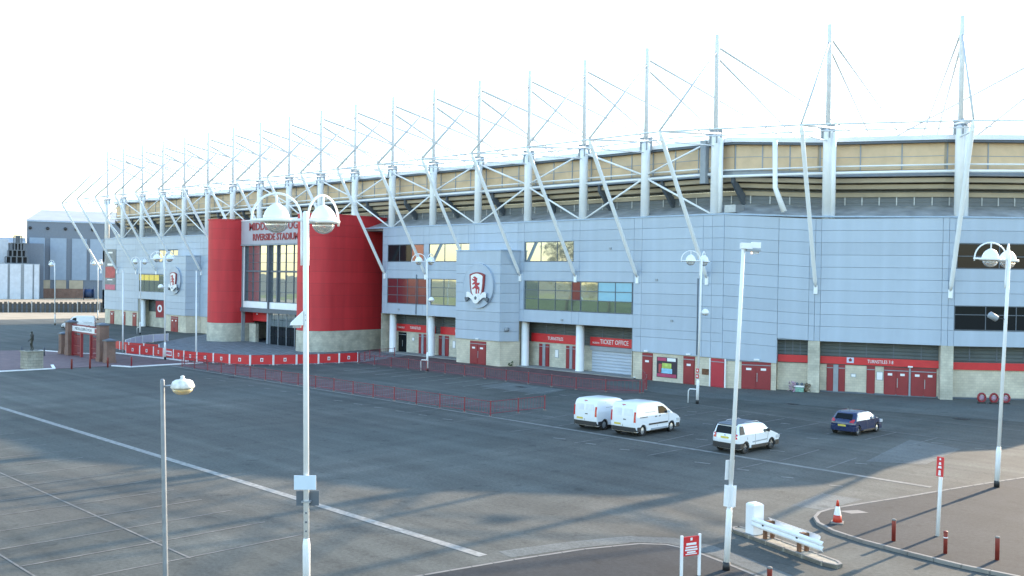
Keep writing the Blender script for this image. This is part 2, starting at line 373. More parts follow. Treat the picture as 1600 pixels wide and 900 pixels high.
# paved area before the entrance, red block footway along the facade, apron at the corner
sheet('entrance_paving', [(-119, 51.6), (-104, 52.9), (-98, 54.6), (-96, 56.2), (-93.9, 60), (-93.0, 67), (-98, 78.1), (-150, 78.1), (-137, 65)], .012, 'paving')
sheet('block_footway', [(-101, 66.0), (-57, 66.0), (-54.4, 68.4), (-58, 77.0), (-63, 77.9), (-101, 77.9)], .008, 'redpave')
sheet('block_strip', [(-101.5, 48.7), (-64, 48.7), (-52, 53.0), (-98, 53.6)], .006, 'redpave')
sheet('apron', [(-62, 72.0), (-52, 69.8), (-26, 76.6), (-20, 80), (-24, 100), (-40, 95), (-60, 90), (-62, 78)], .010, 'asphalt_apron')
b = MB(); b.slab([(-103.5, 77.9), (-88.9, 77.9), (-88.9, 81), (-103.5, 81)], -.05, .10); b.slab([(-79.8, 77.9), (-62.6, 77.9), (-62.6, 81), (-79.8, 81)], -.05, .10)
struct(b.build('doorstep_kerb', 'concrete'))
# painted lines
def strip(b, a, c, wd, z=.012):
    a, c = Vector((*a, 0)), Vector((*c, 0)); d = (c-a).normalized(); n = Vector((-d.y, d.x, 0))*wd/2
    # broken into short pieces with ragged ends so paint wears
    b.poly([(*(a+n)[:2], z), (*(a-n)[:2], z), (*(c-n)[:2], z), (*(c+n)[:2], z)])
b = MB()
strip(b, (-210, 24.0), (-76, 23.97), .34); strip(b, (-76, 23.97), (-25.9, 24.03), .40)
struct(b.build('wide_white_line', 'white_line'))
b = MB(); strip(b, (-100.5, 48.15), (-48.5, 48.3), .26); strip(b, (-48.5, 48.3), (-20.5, 48.4), .36)
struct(b.build('long_grey_line', 'old_line'))
b = MB()
strip(b, (-90, 16.3), (-32.3, 16.25), .09)
for k in range(18):
    u = -32.4 - k*2.62
    strip(b, (u, 16.3), (u-.1, 20.8), .085); strip(b, (u, 11.6), (u, 16.2), .085)
strip(b, (-90, 11.5), (-30, 11.6), .08)
for k in range(14):
    u = -26.5 - k*2.75
    if k > 0: strip(b, (u, 44.6), (u-.03, 47.9), .09) if k % 2 else None
    strip(b, (u+.2, 48.9), (u-.25, 53.2 if k != 1 else 54), .10)
    strip(b, (u-.3, 59.8), (u-.4, 64.4), .10)
strip(b, (-47.2, 66.0), (-32.5, 64.5), .13); strip(b, (-32.5, 64.5), (-21.5, 64.2), .12)
strip(b, (-46, 71.8), (-22, 71.9), .12)
struct(b.build('parking_bay_lines', 'thin_line'))
b = MB()
for k in range(11):
    u = -59.5 - k*2.62
    strip(b, (u, 59.7), (u-.9, 64.9), .17)
for k in range(17):
    u = -58.6 - k*2.62
    strip(b, (u, 48.6), (u-.2, 53.2), .14)
struct(b.build('inner_bay_lines', 'old_line'))
b = MB()
for k in range(26):
    u = -24 - k*2.62
    for v0, du in ((45.0, .0), (51.6, .6), (62.0, .3), (57.5, -.4)):
        if k > 11 and v0 in (57.5, 51.6): continue
        if random.random() < .55: strip(b, (u+du, v0), (u+du+.55+random.random()*.3, v0+.22), .16)
struct(b.build('bay_number_marks', 'old_line'))
sheet('repaired_patch', [(-25.9, 52.6), (-27.7, 62.1), (-24.1, 61.0), (-23.3, 54.2)], .008, 'asphalt_light')
sheet('worn_patch', [(-66.8, 61.0), (-67.4, 65.3), (-60, 65.3), (-58.8, 61.0)], .008, 'asphalt_light')
# right footway (raised, kerbed)
k1 = [(-15.5, 62), (-16.9, 57.5), (-18.23, 54.1), (-19.36, 48.96), (-20.31, 44.22), (-20.95, 41.4), (-21.25, 39.9), (-21.25, 38.9), (-20.95, 38.0), (-20.35, 37.2), (-19.3, 36.45), (-17.8, 35.95), (-15.9, 35.63), (-13.9, 35.4), (-12.0, 35.45), (6, 36.2), (10, 62)]
def inset(path, d):
    out = []
    for i, p in enumerate(path):
        a = Vector(path[max(i-1, 0)]); c = Vector(path[min(i+1, len(path)-1)]); t = (c-a).normalized()
        out.append((p[0]-t.y*d, p[1]+t.x*d))
    return out
def kerb(name, path, wd=.14, h=.13, m='kerb'):
    b = MB(); q = inset(path, wd)
    for i in range(len(path)-1):
        a, c, d, e = path[i], path[i+1], q[i+1], q[i]
        L = (Vector(c)-Vector(a)).length; n = max(1, round(L/.95))
        for j in range(n):
            t0, t1 = j/n, (j+1)/n - .012
            f = lambda P, Q, t: (P[0]+(Q[0]-P[0])*t, P[1]+(Q[1]-P[1])*t)
            b.slab([f(a, c, t0), f(a, c, t1), f(e, d, t1), f(e, d, t0)], -.05, h)
    return struct(b.build(name, m))
kerb('kerb', k1[:-2])
sheet('right_footway', inset(k1[:-2], .13) + k1[-2:], .118, 'asphalt_pave', -.04)
# footway at the bottom centre
k2 = [(-30, 2), (-26.2, 17), (-25.29, 21.9), (-24.81, 24.4), (-24.1, 27.3), (-23.26, 29.4), (-22.5, 30.1), (-21.5, 30.2), (-19.8, 29.75), (-18.2, 29.25), (-14, 28.0), (-6, 26.6)]
k2r = k2[::-1]
kerb('footway_kerb', k2r, .12, .05)
sheet('near_footway', inset(k2r, .11) + [(-26, 0), (2, 8)], .042, 'asphalt_pave', -.04)
b = MB(); q = [(-25.1, 24.6), (-24.4, 27.3), (-23.5, 29.6), (-22.6, 30.35), (-21.4, 30.45), (-19.7, 30.0), (-18.0, 29.45), (-14, 28.2)]; q2 = inset(q, .9)
for i in range(len(q)-1): b.poly([(*q[i], .006), (*q[i+1], .006), (*q2[i+1], .006), (*q2[i], .006)])
struct(b.build('concrete_channel', 'asphalt_light'))
sheet('drain_cover', [(-20.75, 39.75), (-20.3, 40.55), (-19.75, 40.45), (-20.15, 39.7)], .124, 'kerb')
for x, y in ((-29.5, 74.6), (-42.0, 72.5), (-64.0, 63.6), (-86, 47.2)):
    q = MB()
    for k in range(6): q.box(x-.45+k*.16, x-.37+k*.16, y-.3, y+.3, .012, .02)
    q.box(x-.5, x+.5, y-.36, y-.3, .010, .022); q.box(x-.5, x+.5, y+.3, y+.36, .010, .022); struct(q.build('drain_grate', 'black'))
b = MB(); b.poly([(-22.9, 39.6, .006), (-23.3, 43.0, .006), (-21.4, 43.2, .006), (-21.55, 39.9, .006)]); struct(b.build('pale_road_patch', 'asphalt_light'))

# ------------------------------------------------------------------ the stadium stand
VF = 78.15
def un(n): return -192.6 if n == 0 else -193.55 + 8.193*n
P = [(-191.2, 78.15), (-52.5, 78.15), (-45.3, 81.7), (-35.3, 86.0), (-26.9, 93.5), (-22.0, 103.5), (-21.3, 150)]
DROP = [0, 0, .3, .42, .45, .45, .45]
ST = empty('stadium', (-100, 80, 0), 0, 'long pale blue stadium stand with white masts and a curved corner', 'stadium')
def spart(b, name, m, parent=None): return b.build(name, m, parent or ST, 'world')
def sub(iv, cuts):
    out = [iv]
    for c0, c1 in cuts:
        nx = []
        for a, z in out:
            if c1 <= a or c0 >= z: nx.append((a, z)); continue
            if c0 > a+.15: nx.append((a, c0))
            if c1 < z-.15: nx.append((c1, z))
        out = nx
    return out
PANELS = {}
def panel(x, y, z0, wd, h, ang, dz=0.0, m='clad'):
    key = (round(wd, 2), round(h, 2), round(dz, 3))
    if key not in PANELS:
        b = MB(); g = .016; w0, w1, z1 = g, wd-g, h-g; s0, s1 = -dz*w0/wd, -dz*w1/wd
        b.prism([(w0, -.03, g+s0), (w1, -.03, g+s1), (w1, -.03, z1+s1), (w0, -.03, z1+s0)], [(w0-.01, .04, g+s0-.01), (w1+.01, .04, g+s1-.01), (w1+.01, .04, z1+s1+.01), (w0-.01, .04, z1+s0+.01)])
        me = bpy.data.meshes.new('cladding_panel'); me.from_pydata(b.v, [], b.f); me.materials.append(M[m]); PANELS[key] = me
    o = link('cladding_panel', PANELS[key], ST); o.location = Vector((x, y, z0)) - ST.location; o.rotation_euler.z = ang
    return o
def cells(org, ang, xs, rows, holes, low=0.0, slope=0.0, L=1.0):
    """cladding cells along a wall from org in direction ang; holes = (s0,s1,z0,z1)"""
    ca, sa = math.cos(ang), math.sin(ang)
    for a, c in xs:
        for z0, z1 in zip(rows, rows[1:]):
            cuts = [(h[0], h[1]) for h in holes if h[2] < z1-.15 and h[3] > z0+.15]
            for s0, s1 in sub((a, c), cuts):
                dz0 = low + slope*(s0/L); dz = slope*(s1-s0)/L
                panel(org[0]+ca*s0, org[1]+sa*s0, z0-dz0, s1-s0, z1-z0, ang, dz)
ROWS = [2.7, 4.21, 5.27, 6.33, 7.39, 8.45, 9.51, 10.54, 11.57, 12.65, 13.74, 14.80, 15.86]
WIN = [(-102.9, -95.7, 11.57, 13.74), (-94.7, -87.4, 11.57, 13.74), (-102.9, -94.8, 6.33, 9.51), (-94.3, -86.6, 6.33, 9.51),
       (-78.2, -71.0, 11.57, 13.74), (-78.2, -63.1, 6.33, 9.51), (-176.0, -166.0, 6.33, 9.51), (-168.1, -160.9, 11.57, 13.74)]
REC = [(-104.2, -89.4, 0, 5.0), (-79.4, -63.1, 0, 5.0), (-176.4, -165.2, 0, 4.9)]
TWR = [(-87.3, -79.4, 0, 12.6), (-161.4, -153.6, 0, 12.5)]
xs = []
for n in range(0, 6):
    xs += [(max(un(n)-.5, -191.2), un(n)+.5), (un(n)+.5, un(n+1)-.5)]
xs += [(un(6)-.5, un(6)+.5), (un(6)+.5, -137.0)]
for n in range(11, 17):
    xs += [(max(un(n)-.5, -104.0), un(n)+.5), (un(n)+.5, un(n+1)-.5)]
xs += [(un(17)-.5, un(17)+.5), (un(17)+.5, -52.5)]
r5 = [(z if z != 5.27 else 5.0) for z in ROWS]
cells((0, VF), 0, xs, r5, WIN+REC+TWR)
# backing wall, block plinth, flashing
b = MB()
def bk(s0, s1, z0, z1, d0=-.045, d1=-.5): b.box(s0, s1, VF-d0, VF-d1, z0, z1)
edges = [-191.1, -176.4, -165.2, -137.0, -104.1, -89.4, -79.4, -63.1, -52.55]
for a, c in zip(edges, edges[1:]):
    rec = (a in (-176.4, -104.1, -79.4)); b = MB()
    if a != -137.0: bk(a, c, 4.99 if rec else 2.69, 15.9); spart(b, 'backing_wall', 'joint')
spart(MB().box(-138, -103, 86.4, 86.8, 0, 16.0), 'rear_wall', 'grey_mid')
for a, c in ((-191.1, -176.5), (-165.1, -137.0), (-63.0, -52.2)): spart(MB().box(a, c, VF+.12, VF+.6, 0, 2.685), 'block_plinth', 'block')
# side wall at the far end and its plinth
spart(MB().box(-191.2, -191.0, VF+.1, VF+30, 2.7, 15.9), 'end_wall', 'clad')
spart(MB().box(-191.15, -190.9, VF+.62, VF+30, 0, 2.7), 'end_plinth', 'block')
# corner walls
def seg(i):
    a, c = Vector((*P[i], 0)), Vector((*P[i+1], 0)); d = c-a
    return a, math.atan2(d.y, d.x), d.length
A0, aA, LA = seg(1); B0, aB, LB = seg(2); C0, aC, LC = seg(3); D0, aD, LD = seg(4)
cells(A0, aA, [(0, 4.85)], ROWS, [], 0, .42, LA)
cells(A0, aA, [(4.85, LA-.5), (LA-.5, LA)], r5[2:], [], 0, .42, LA)
cells(B0, aB, [(0, .5), (.5, LB-.5), (LB-.5, LB)], r5[2:], [], .42)
WC = (.62, LC, 11.57, 13.74), (.5, LC, 6.33, 8.45)
cells(C0, aC, [(0, .5), (.5, LC)], r5[2:], WC, .44)
cells(D0, aD, [(0, LD*.5), (LD*.5, LD)], [5.0, 6.33, 8.45, 11.57, 13.74, 15.86], [], .44)
def wallX(O, ang):
    ca, sa = math.cos(ang), math.sin(ang)
    return Matrix(((ca, -sa, 0, O[0]), (sa, ca, 0, O[1]), (0, 0, 1, 0), (0, 0, 0, 1)))   # local x along, y inward
def WB(O, ang): b = MB(); b.X = wallX(O, ang); return b
for O, an, L, s0, z0, z1 in ((A0, aA, LA, 4.85, 4.62, 15.45), (B0, aB, LB, 0, 4.60, 15.42), (C0, aC, LC, 0, 4.58, 15.4), (D0, aD, LD, 0, 4.58, 15.4)):
    spart(WB(O, an).box(s0 + .02, L, .045, .5, z0, z1), 'backing_wall', 'joint')
spart(WB(A0, aA).box(.05, 4.83, .045, .5, 2.5, 15.45), 'backing_wall', 'joint')
spart(WB(A0, aA).box(.2, 4.8, .12, .6, 0, 2.66), 'block_plinth', 'block')
spart(WB(A0, aA).box(4.6, 4.8, .6, 2.2, 0, 2.66), 'block_plinth', 'block2')
spart(WB(A0, aA).box(4.65, 4.85, .06, 2.2, 2.67, 4.6), 'soffit_return', 'clad')

def win(O, ang, s0, s1, z0, z1, cols, rows, pick, bar=.07, frame='grey_dark', parent=None, y=0.0):
    b = WB(O, ang)
    b.box(s0, s1, y-.02, y+.05, z0, z0+.08); b.box(s0, s1, y-.02, y+.05, z1-.08, z1)
    b.box(s0, s0+.08, y-.018, y+.05, z0+.08, z1-.08); b.box(s1-.08, s1, y-.018, y+.05, z0+.08, z1-.08)
    cs = [s0 + (s1-s0)*k/cols for k in range(cols+1)] if isinstance(cols, int) else [s0] + list(cols) + [s1]
    rs = [z0 + (z1-z0)*k/rows for k in range(rows+1)] if isinstance(rows, int) else [z0] + list(rows) + [z1]
    for c in cs[1:-1]: b.box(c-bar/2, c+bar/2, y-.015, y+.05, z0+.08, z1-.08)
    for r in rs[1:-1]:
        for c, d in zip(cs, cs[1:]): b.box(c+bar/2, d-bar/2, y-.013, y+.05, r-bar/2, r+bar/2)
    f = spart(b, 'window', frame, parent)
    for i in range(len(cs)-1):
        for j in range(len(rs)-1):
            p = WB(O, ang); t = (random.random()-.5)*.006; u = (random.random()-.5)*.006
            p.prism([(cs[i]+.02, y+.025+t, rs[j]+.02), (cs[i+1]-.02, y+.025-t, rs[j]+.02), (cs[i+1]-.02, y+.025-t+u, rs[j+1]-.02), (cs[i]+.02, y+.025+t+u, rs[j+1]-.02)],
                    [(cs[i]+.02, y+.045, rs[j]+.02), (cs[i+1]-.02, y+.045, rs[j]+.02), (cs[i+1]-.02, y+.045, rs[j+1]-.02), (cs[i]+.02, y+.045, rs[j+1]-.02)])
            spart(p, 'pane', pick(i, j), f)
    return f
Z0 = (0, VF)
win(Z0, 0, -102.9, -95.7, 11.57, 13.74, 3, 1, lambda i, j: 'glass_dark' if i < 2 else 'glass_red_reflect')
win(Z0, 0, -94.7, -86.0, 11.57, 13.74, 3, 1, lambda i, j: 'glass')
win(Z0, 0, -102.9, -94.8, 6.33, 9.51, 4, [7.4, 8.46], lambda i, j: 'glass_red_reflect')
win(Z0, 0, -94.3, -87.0, 6.33, 9.51, 3, [7.4, 8.46], lambda i, j: 'glass_warm')
win(Z0, 0, -78.2, -71.0, 11.57, 13.74, 3, 1, lambda i, j: 'glass')
win(Z0, 0, -78.2, -63.1, 6.33, 9.51, [-76.1, -73.6, -71.2, -70.0, -67.6, -65.3], [7.55, 8.5],
    lambda i, j: 'glass_green' if (j == 0 or i == 0) else ('glass_red_reflect' if i == 3 else ('glass_blue' if i >= 5 else 'glass_warm')))
win(Z0, 0, -176.0, -166.0, 6.33, 9.41, 5, [8.3], lambda i, j: 'glass_yellow' if j == 1 and i < 4 else 'glass_green')
win(Z0, 0, -168.1, -160.9, 11.57, 13.64, 4, 1, lambda i, j: 'glass')
win(C0, aC, .62, LC-.1, 11.57-.44, 13.74-.44, 3, [12.2], lambda i, j: 'glass_dark')
win(C0, aC, .5, LC-.1, 6.33-.42, 8.45-.42, [3.1, 5.6, 8.0], [7.25], lambda i, j: 'glass_dark')

# stair towers with the crest discs
LION = [(.18,.98),(.30,1.0),(.42,.97),(.50,.90),(.56,.93),(.60,.86),(.55,.80),(.58,.74),(.53,.66),(.60,.62),(.70,.66),(.80,.60),(.88,.66),(.84,.54),(.76,.50),(.66,.52),(.62,.46),(.72,.42),(.84,.36),(.86,.22),(.78,.10),(.86,.02),(.70,.02),(.70,.14),(.74,.24),(.64,.28),(.56,.22),(.56,.08),(.62,.0),(.42,.0),(.44,.10),(.46,.24),(.36,.34),(.24,.30),(.10,.24),(.04,.32),(.12,.34),(.22,.40),(.34,.46),(.36,.54),(.24,.56),(.10,.50),(.02,.58),(.10,.60),(.22,.66),(.32,.70),(.20,.74),(.06,.78),(.0,.88),(.08,.86),(.20,.84),(.30,.86),(.22,.90),(.12,.93)]
def crest(O, ang, s, z, R, y0, parent=ST, ball=True):
    """disc with shield, rampant lion, ball and ribbon; s,z = centre on the wall; R = disc radius"""
    d = WB(O, ang); n = 48
    ring = lambda r, y: [(s+r*math.cos(2*PI*k/n), y, z+r*math.sin(2*PI*k/n)) for k in range(n)]
    d.prism(ring(R, y0-.22), ring(R, y0)); disc = spart(d, 'crest_disc', 'clad', parent)
    d = WB(O, ang)
    for k in range(n):
        a, c = 2*PI*k/n, 2*PI*(k+1)/n
        q = lambda r, y, t: (s+r*math.cos(t), y, z+r*math.sin(t))
        d.poly([q(R+.05, y0-.24, a), q(R-.05, y0-.24, a), q(R-.05, y0-.24, c), q(R+.05, y0-.24, c)]); d.poly([q(R+.05, y0-.24, a), q(R+.05, y0-.24, c), q(R+.05, y0, c), q(R+.05, y0, a)])
    spart(d, 'crest_rim', 'clad', disc)
    hw, h0, h1 = R*.5, z-R*.46, z+R*.60
    def shield(k, y, yb):
        pts = []
        H = h1-h0; w_ = hw*k
        for t in range(9): x = -1 + t/4; pts.append((s+x*w_, h1 - (1-k)*hw*.6 - .11*R*x*x + .03))
        pts += [(s+w_*.93, h0+H*.45), (s+w_*.78, h0+H*.12*(2-k)), (s+w_*.5, h0+.02*(2-k)), (s-w_*.5, h0+.02*(2-k)), (s-w_*.78, h0+H*.12*(2-k)), (s-w_*.93, h0+H*.45)]
        m = WB(O, ang); m.prism([(x, y, zz) for x, zz in pts], [(x, yb, zz) for x, zz in pts]); return m
    spart(shield(1.0, y0-.40, y0-.23), 'shield', 'maroon', disc)
    spart(shield(.80, y0-.43, y0-.405), 'shield_field', 'white', disc)
    lh, lw = R*.78, R*.60; m = WB(O, ang)
    m.prism([(s-lw/2+x*lw, y0-.47, z-R*.36+y*lh) for x, y in LION], [(s-lw/2+x*lw, y0-.435, z-R*.36+y*lh) for x, y in LION]); spart(m, 'lion', 'bright_red', disc)
    def rib(x0, x1, za, zb, y): 
        m = WB(O, ang); wv = [(x0+(x1-x0)*t/6, za+(zb-za)*t/6 + .06*R*math.sin(t*1.1)) for t in range(7)]
        top = [(x, y-.05, zz+.12*R) for x, zz in wv] + [(x, y-.05, zz-.12*R) for x, zz in wv[::-1]]
        m.prism(top, [(p[0], y, p[2]) for p in top]); return m
    spart(rib(s-.66*R, s+.1*R, z-.42*R, z-.62*R, y0-.44), 'ribbon', 'white', disc); spart(rib(s+.66*R, s-.1*R, z-.42*R, z-.62*R, y0-.44), 'ribbon', 'white', disc)
    for sg in (-1, 1):
        m = WB(O, ang); m.prism([(s+sg*.62*R, y0-.46, z-.50*R), (s+sg*.80*R, y0-.46, z-.56*R), (s+sg*.72*R, y0-.46, z-.74*R), (s+sg*.52*R, y0-.46, z-.62*R)], [(s+sg*.62*R, y0-.24, z-.50*R), (s+sg*.80*R, y0-.24, z-.56*R), (s+sg*.72*R, y0-.24, z-.74*R), (s+sg*.52*R, y0-.24, z-.62*R)])
        spart(m, 'ribbon_end', 'grey_dark', disc)
    m = WB(O, ang); c = [(s+.23*R*math.cos(2*PI*k/20), z-.60*R+.21*R*math.sin(2*PI*k/20)) for k in range(20)]
    m.prism([(x, y0-.55, zz) for x, zz in c], [(x, y0-.44, zz) for x, zz in c]); bl = spart(m, 'ball', 'white', disc)
    m = WB(O, ang); c = [(s+.09*R*math.cos(2*PI*k/5+.3), z-.56*R+.09*R*math.sin(2*PI*k/5+.3)) for k in range(5)]
    m.prism([(x, y0-.57, zz) for x, zz in c], [(x, y0-.552, zz) for x, zz in c]); spart(m, 'ball_patch', 'grey_dark', disc)
def tower(s0, s1, sb0, sb1, zt):
    V1 = 76.2
    foot = [(s0, V1), (s1, V1), (sb1, VF-.04), (sb0, VF-.04)]
    b = MB(); b.slab([(x+(.06 if x in (s0, sb0) else -.06), y+.06) for x, y in foot], 2.75, zt-.06); spart(b, 'stair_tower_core', 'joint')
    b = MB(); b.slab([(s0+.1, V1+.12), (s1-.1, V1+.12), (sb1, VF+.1), (sb0, VF+.1)], 0, 2.76); spart(b, 'stair_tower_plinth', 'block')
    sa = math.atan2(VF-V1, sb1-s1); sl = math.hypot(VF-V1, sb1-s1)
    zz = [2.77, 3.83, 4.89, 5.95, 7.01, 8.07, 9.13, 10.19, 11.25, zt-.02]
    for a, c in zip(zz, zz[1:]):
        panel(s0, V1, a, s1-s0, c-a, 0); panel(s1, V1, a, sl-.05, c-a, sa); panel(sb0, VF-.04, a, VF-V1-.04, c-a, -PI/2)
    b = MB(); b.slab([(s0-.08, V1-.08), (s1+.1, V1-.08), (sb1+.1, VF-.05), (sb0-.08, VF-.05)], zt-.01, zt+.12); spart(b, 'coping', 'cap')
tower(-87.4, -80.0, -87.4, -78.95, 12.75); tower(-161.5, -154.1, -161.5, -152.9, 12.5)
crest((0, 76.17), 0, -83.43, 8.84, 2.46, 0.0); crest((0, 76.17), 0, -157.8, 8.5, 2.2, 0.0)

# doors, fascias, shutters and columns at ground level
def door(O, ang, s0, s1, z0, z1, m='maroon', leaves=1, signs=True, y=0.0, frame='grey_mid', transom=.28):
    b = WB(O, ang); b.box(s0, s1, y-.05, y+.02, z0, z1); d = spart(b, 'door', m)
    n = leaves; wl = (s1-s0)/n
    for k in range(n):
        a = s0+k*wl
        q = WB(O, ang); q.box(a+.05, a+wl-.05, y-.085, y-.052, z0+.05, z1-transom-.06); spart(q, 'door_leaf', m, d)
        if signs: q = WB(O, ang); q.box(a+wl*.32, a+wl*.68, y-.10, y-.087, z0+1.72, z0+1.92); spart(q, 'door_sign', 'white', d)
    q = WB(O, ang); q.box(s0+.02, s1-.02, y-.09, y-.052, z1-transom-.045, z1-transom+.02); spart(q, 'transom_bar', frame, d)
    if n > 1: q = WB(O, ang); q.cbox((s0+wl+.10, y-.11, z0+1.1), (.05, .05, .8)); spart(q, 'door_handle', 'steel_grey', d)
    return d
def pair(O, ang, s0, s1, y, z1=2.55):
    m = (s0+s1)/2; g = .14*(s1-s0)
    door(O, ang, s0, m-g, .1, z1, y=y, signs=False); door(O, ang, m+g, s1, .1, z1, y=y, signs=False)
    q = WB(O, ang); q.box(m-g+.01, m+g-.01, y-.10, y+.02, .1, z1); spart(q, 'turnstile_post', 'grey_mid')
def notice(O, ang, s0, s1, z0, z1, y, m='white', name='notice_board'):
    q = WB(O, ang); q.box(s0-.05, s1+.05, y-.03, y+.02, z0-.05, z1+.05); f = spart(q, name, 'grey_mid')
    q = WB(O, ang); q.box(s0, s1, y-.045, y-.032, z0, z1); spart(q, 'notice_sheet', m, f); return f
YR = 2.0
for a, c in ((-104.2, -89.4), (-79.4, -63.1), (-176.4, -165.2)):
    q = WB(Z0, 0); q.box(a, c, YR, YR+.3, 0.0, 2.72); spart(q, 'recess_wall', 'block2')
    q = WB(Z0, 0); q.box(a, c, YR+.02, YR+.32, 2.73, 5.0); spart(q, 'recess_grille', 'grille')
    q = WB(Z0, 0); q.box(a, c, .05, YR+.3, 5.005, 5.1); spart(q, 'recess_soffit', 'grey_dark')
    for k in range(1, 6): q = WB(Z0, 0); x = a+(c-a)*k/6; q.box(x-.04, x+.04, YR-.03, YR+.01, 3.7, 4.99); spart(q, 'grille_post', 'grey_dark')
    for e_ in (a, c): q = WB(Z0, 0); q.box(e_-.02, e_+.02, .06, YR, 0.05, 5.0); spart(q, 'recess_return', 'block2')
def fascia(O, ang, s0, s1, z0, z1, y): q = WB(O, ang); q.box(s0, s1, y-.12, y-.004, z0, z1); return spart(q, 'fascia', 'red_sign')
yt = VF+YR-.14
f1 = fascia(Z0, 0, -78.9, -71.3, 2.74, 3.68, YR); f2 = fascia(Z0, 0, -70.2, -63.3, 2.80, 3.70, YR)
f3 = fascia(Z0, 0, -103.7, -95.6, 2.74, 3.66, YR); f4 = fascia(Z0, 0, -94.6, -89.45, 2.74, 3.66, YR); f5 = fascia(Z0, 0, -172, -165.3, 2.8, 3.7, YR)
text('sign_lettering', 'TURNSTILES', .50, 'white', (-75.2, yt, 3.2), 0, f1, .85)
text('sign_lettering', 'TICKET OFFICE', .68, 'white', (-66.9, yt, 3.25), 0, f2, .82)
text('sign_lettering', 'TICKETS', .26, 'white', (-69.4, yt, 3.1), 0, f2, 1.0); text('sign_lettering', 'TURNSTILES', .46, 'white', (-99.5, yt, 3.25), 0, f3, .85)
text('sign_lettering', 'TURNSTILES', .30, 'white', (-102.4, yt, 3.2), 0, f3, .9); text('sign_lettering', 'TURNSTILES', .46, 'white', (-90.9, yt, 3.2), 0, f4, .8)
q = WB(Z0, 0); q.box(-170.3, -167.4, YR-.2, YR-.13, 2.95, 3.6); spart(q, 'white_sign_panel', 'white', f5)
pair(Z0, 0, -77.75, -76.2, YR); pair(Z0, 0, -73.7, -72.2, YR); pair(Z0, 0, -98.9, -97.3, YR); pair(Z0, 0, -95.0, -93.1, YR)
door(Z0, 0, -103.0, -101.4, .1, 2.6, 'glass_dark', 2, False, y=YR); door(Z0, 0, -90.7, -89.5, .1, 2.6, y=YR); door(Z0, 0, -168.5, -166.4, .1, 2.6, y=YR)
notice(Z0, 0, -75.3, -74.85, 1.2, 2.0, YR); notice(Z0, 0, -92.35, -91.9, 1.2, 2.0, YR); notice(Z0, 0, -100.2, -99.8, 1.65, 2.0, YR)
q = WB(Z0, 0); q.box(-69.9, -63.2, YR-.10, YR-.01, .1, 2.3); sh = spart(q, 'roller_shutter', 'shutter')
q = WB(Z0, 0); q.box(-70.0, -63.15, YR-.30, YR-.01, 2.32, 2.76); spart(q, 'shutter_housing', 'grey_mid', sh)
for u, r in ((-102.75, .45), (-95.1, .45), (-78.85, .45), (-70.7, .45), (-62.75, .22), (-176.0, .42), (-166.5, .4)):
    q = MB(); q.lathe([(r+.03, 0), (r+.03, .16), (r, .18), (r, 4.99)], (u, VF+.85 if r > .3 else VF+.35, 0), 20); spart(q, 'column', 'steel_white')
YP = .12
D1 = [(-61.8, -60.53, 1, 'maroon'), (-56.87, -55.57, 1, 'maroon'), (-53.75, -52.3, 1, 'bright_red')]
for a, c, n, m in D1: door(Z0, 0, a, c, .02, 2.64, m, n, m == 'maroon', y=YP)
door(A0, aA, 1.75, 4.35, .02, 2.5, 'maroon', 2, True, y=YP)
for u in (-53.85, -52.2): q = WB(Z0, 0); q.box(u-.06, u+.06, YP-.09, YP+.02, .02, 2.66); spart(q, 'door_jamb', 'white')
q = WB(Z0, 0); q.box(-60.0, -57.6, YP-.06, YP+.01, .42, 2.36); ps = spart(q, 'poster', 'poster_dark')
for a, c, z0, z1, m in ((-59.9, -58.85, 2.0, 2.32, 'poster_pink'), (-58.75, -57.75, 2.0, 2.32, 'white'), (-59.35, -58.25, 1.3, 1.8, 'poster_green'), (-59.5, -58.15, .82, 1.29, 'poster_sky'), (-59.95, -57.65, .46, .78, 'poster_pink'), (-59.75, -59.4, .85, 1.7, 'banner_red')):
    q = WB(Z0, 0); q.box(a, c, YP-.075, YP-.062, z0, z1); spart(q, 'poster_print', m, ps)
q = WB(Z0, 0); q.box(-54.75, -54.0, YP-.05, YP+.01, 1.05, 1.6); spart(q, 'wall_vent', 'rust')
dw = door((0, 76.32), 0, -84.95, -82.3, .02, 2.6, 'maroon', 2, True, y=0); door((0, 76.32), 0, -159.4, -156.9, .02, 2.55, 'maroon', 2, True, y=0)
for a, c in ((-188.6, -186.9), (-183.2, -181.9), (-178.8, -177.2)): door(Z0, 0, a, c, .02, 2.4, y=YP)
for u in (-61.2, -56.2, -48.6): q = WB(Z0, 0); q.cbox((u, -.10, 2.84), (.42, .16, .14)); spart(q, 'door_light', 'white') if u < -50 else None
q = WB(A0, aA); q.cbox((3.1, -.1, 2.72), (.5, .16, .14)); spart(q, 'door_light', 'white')
for u, z in ((-83.6, 2.86),): q = WB((0, 76.2), 0); q.cbox((u, -.1, z), (.4, .16, .12)); spart(q, 'door_light', 'white')
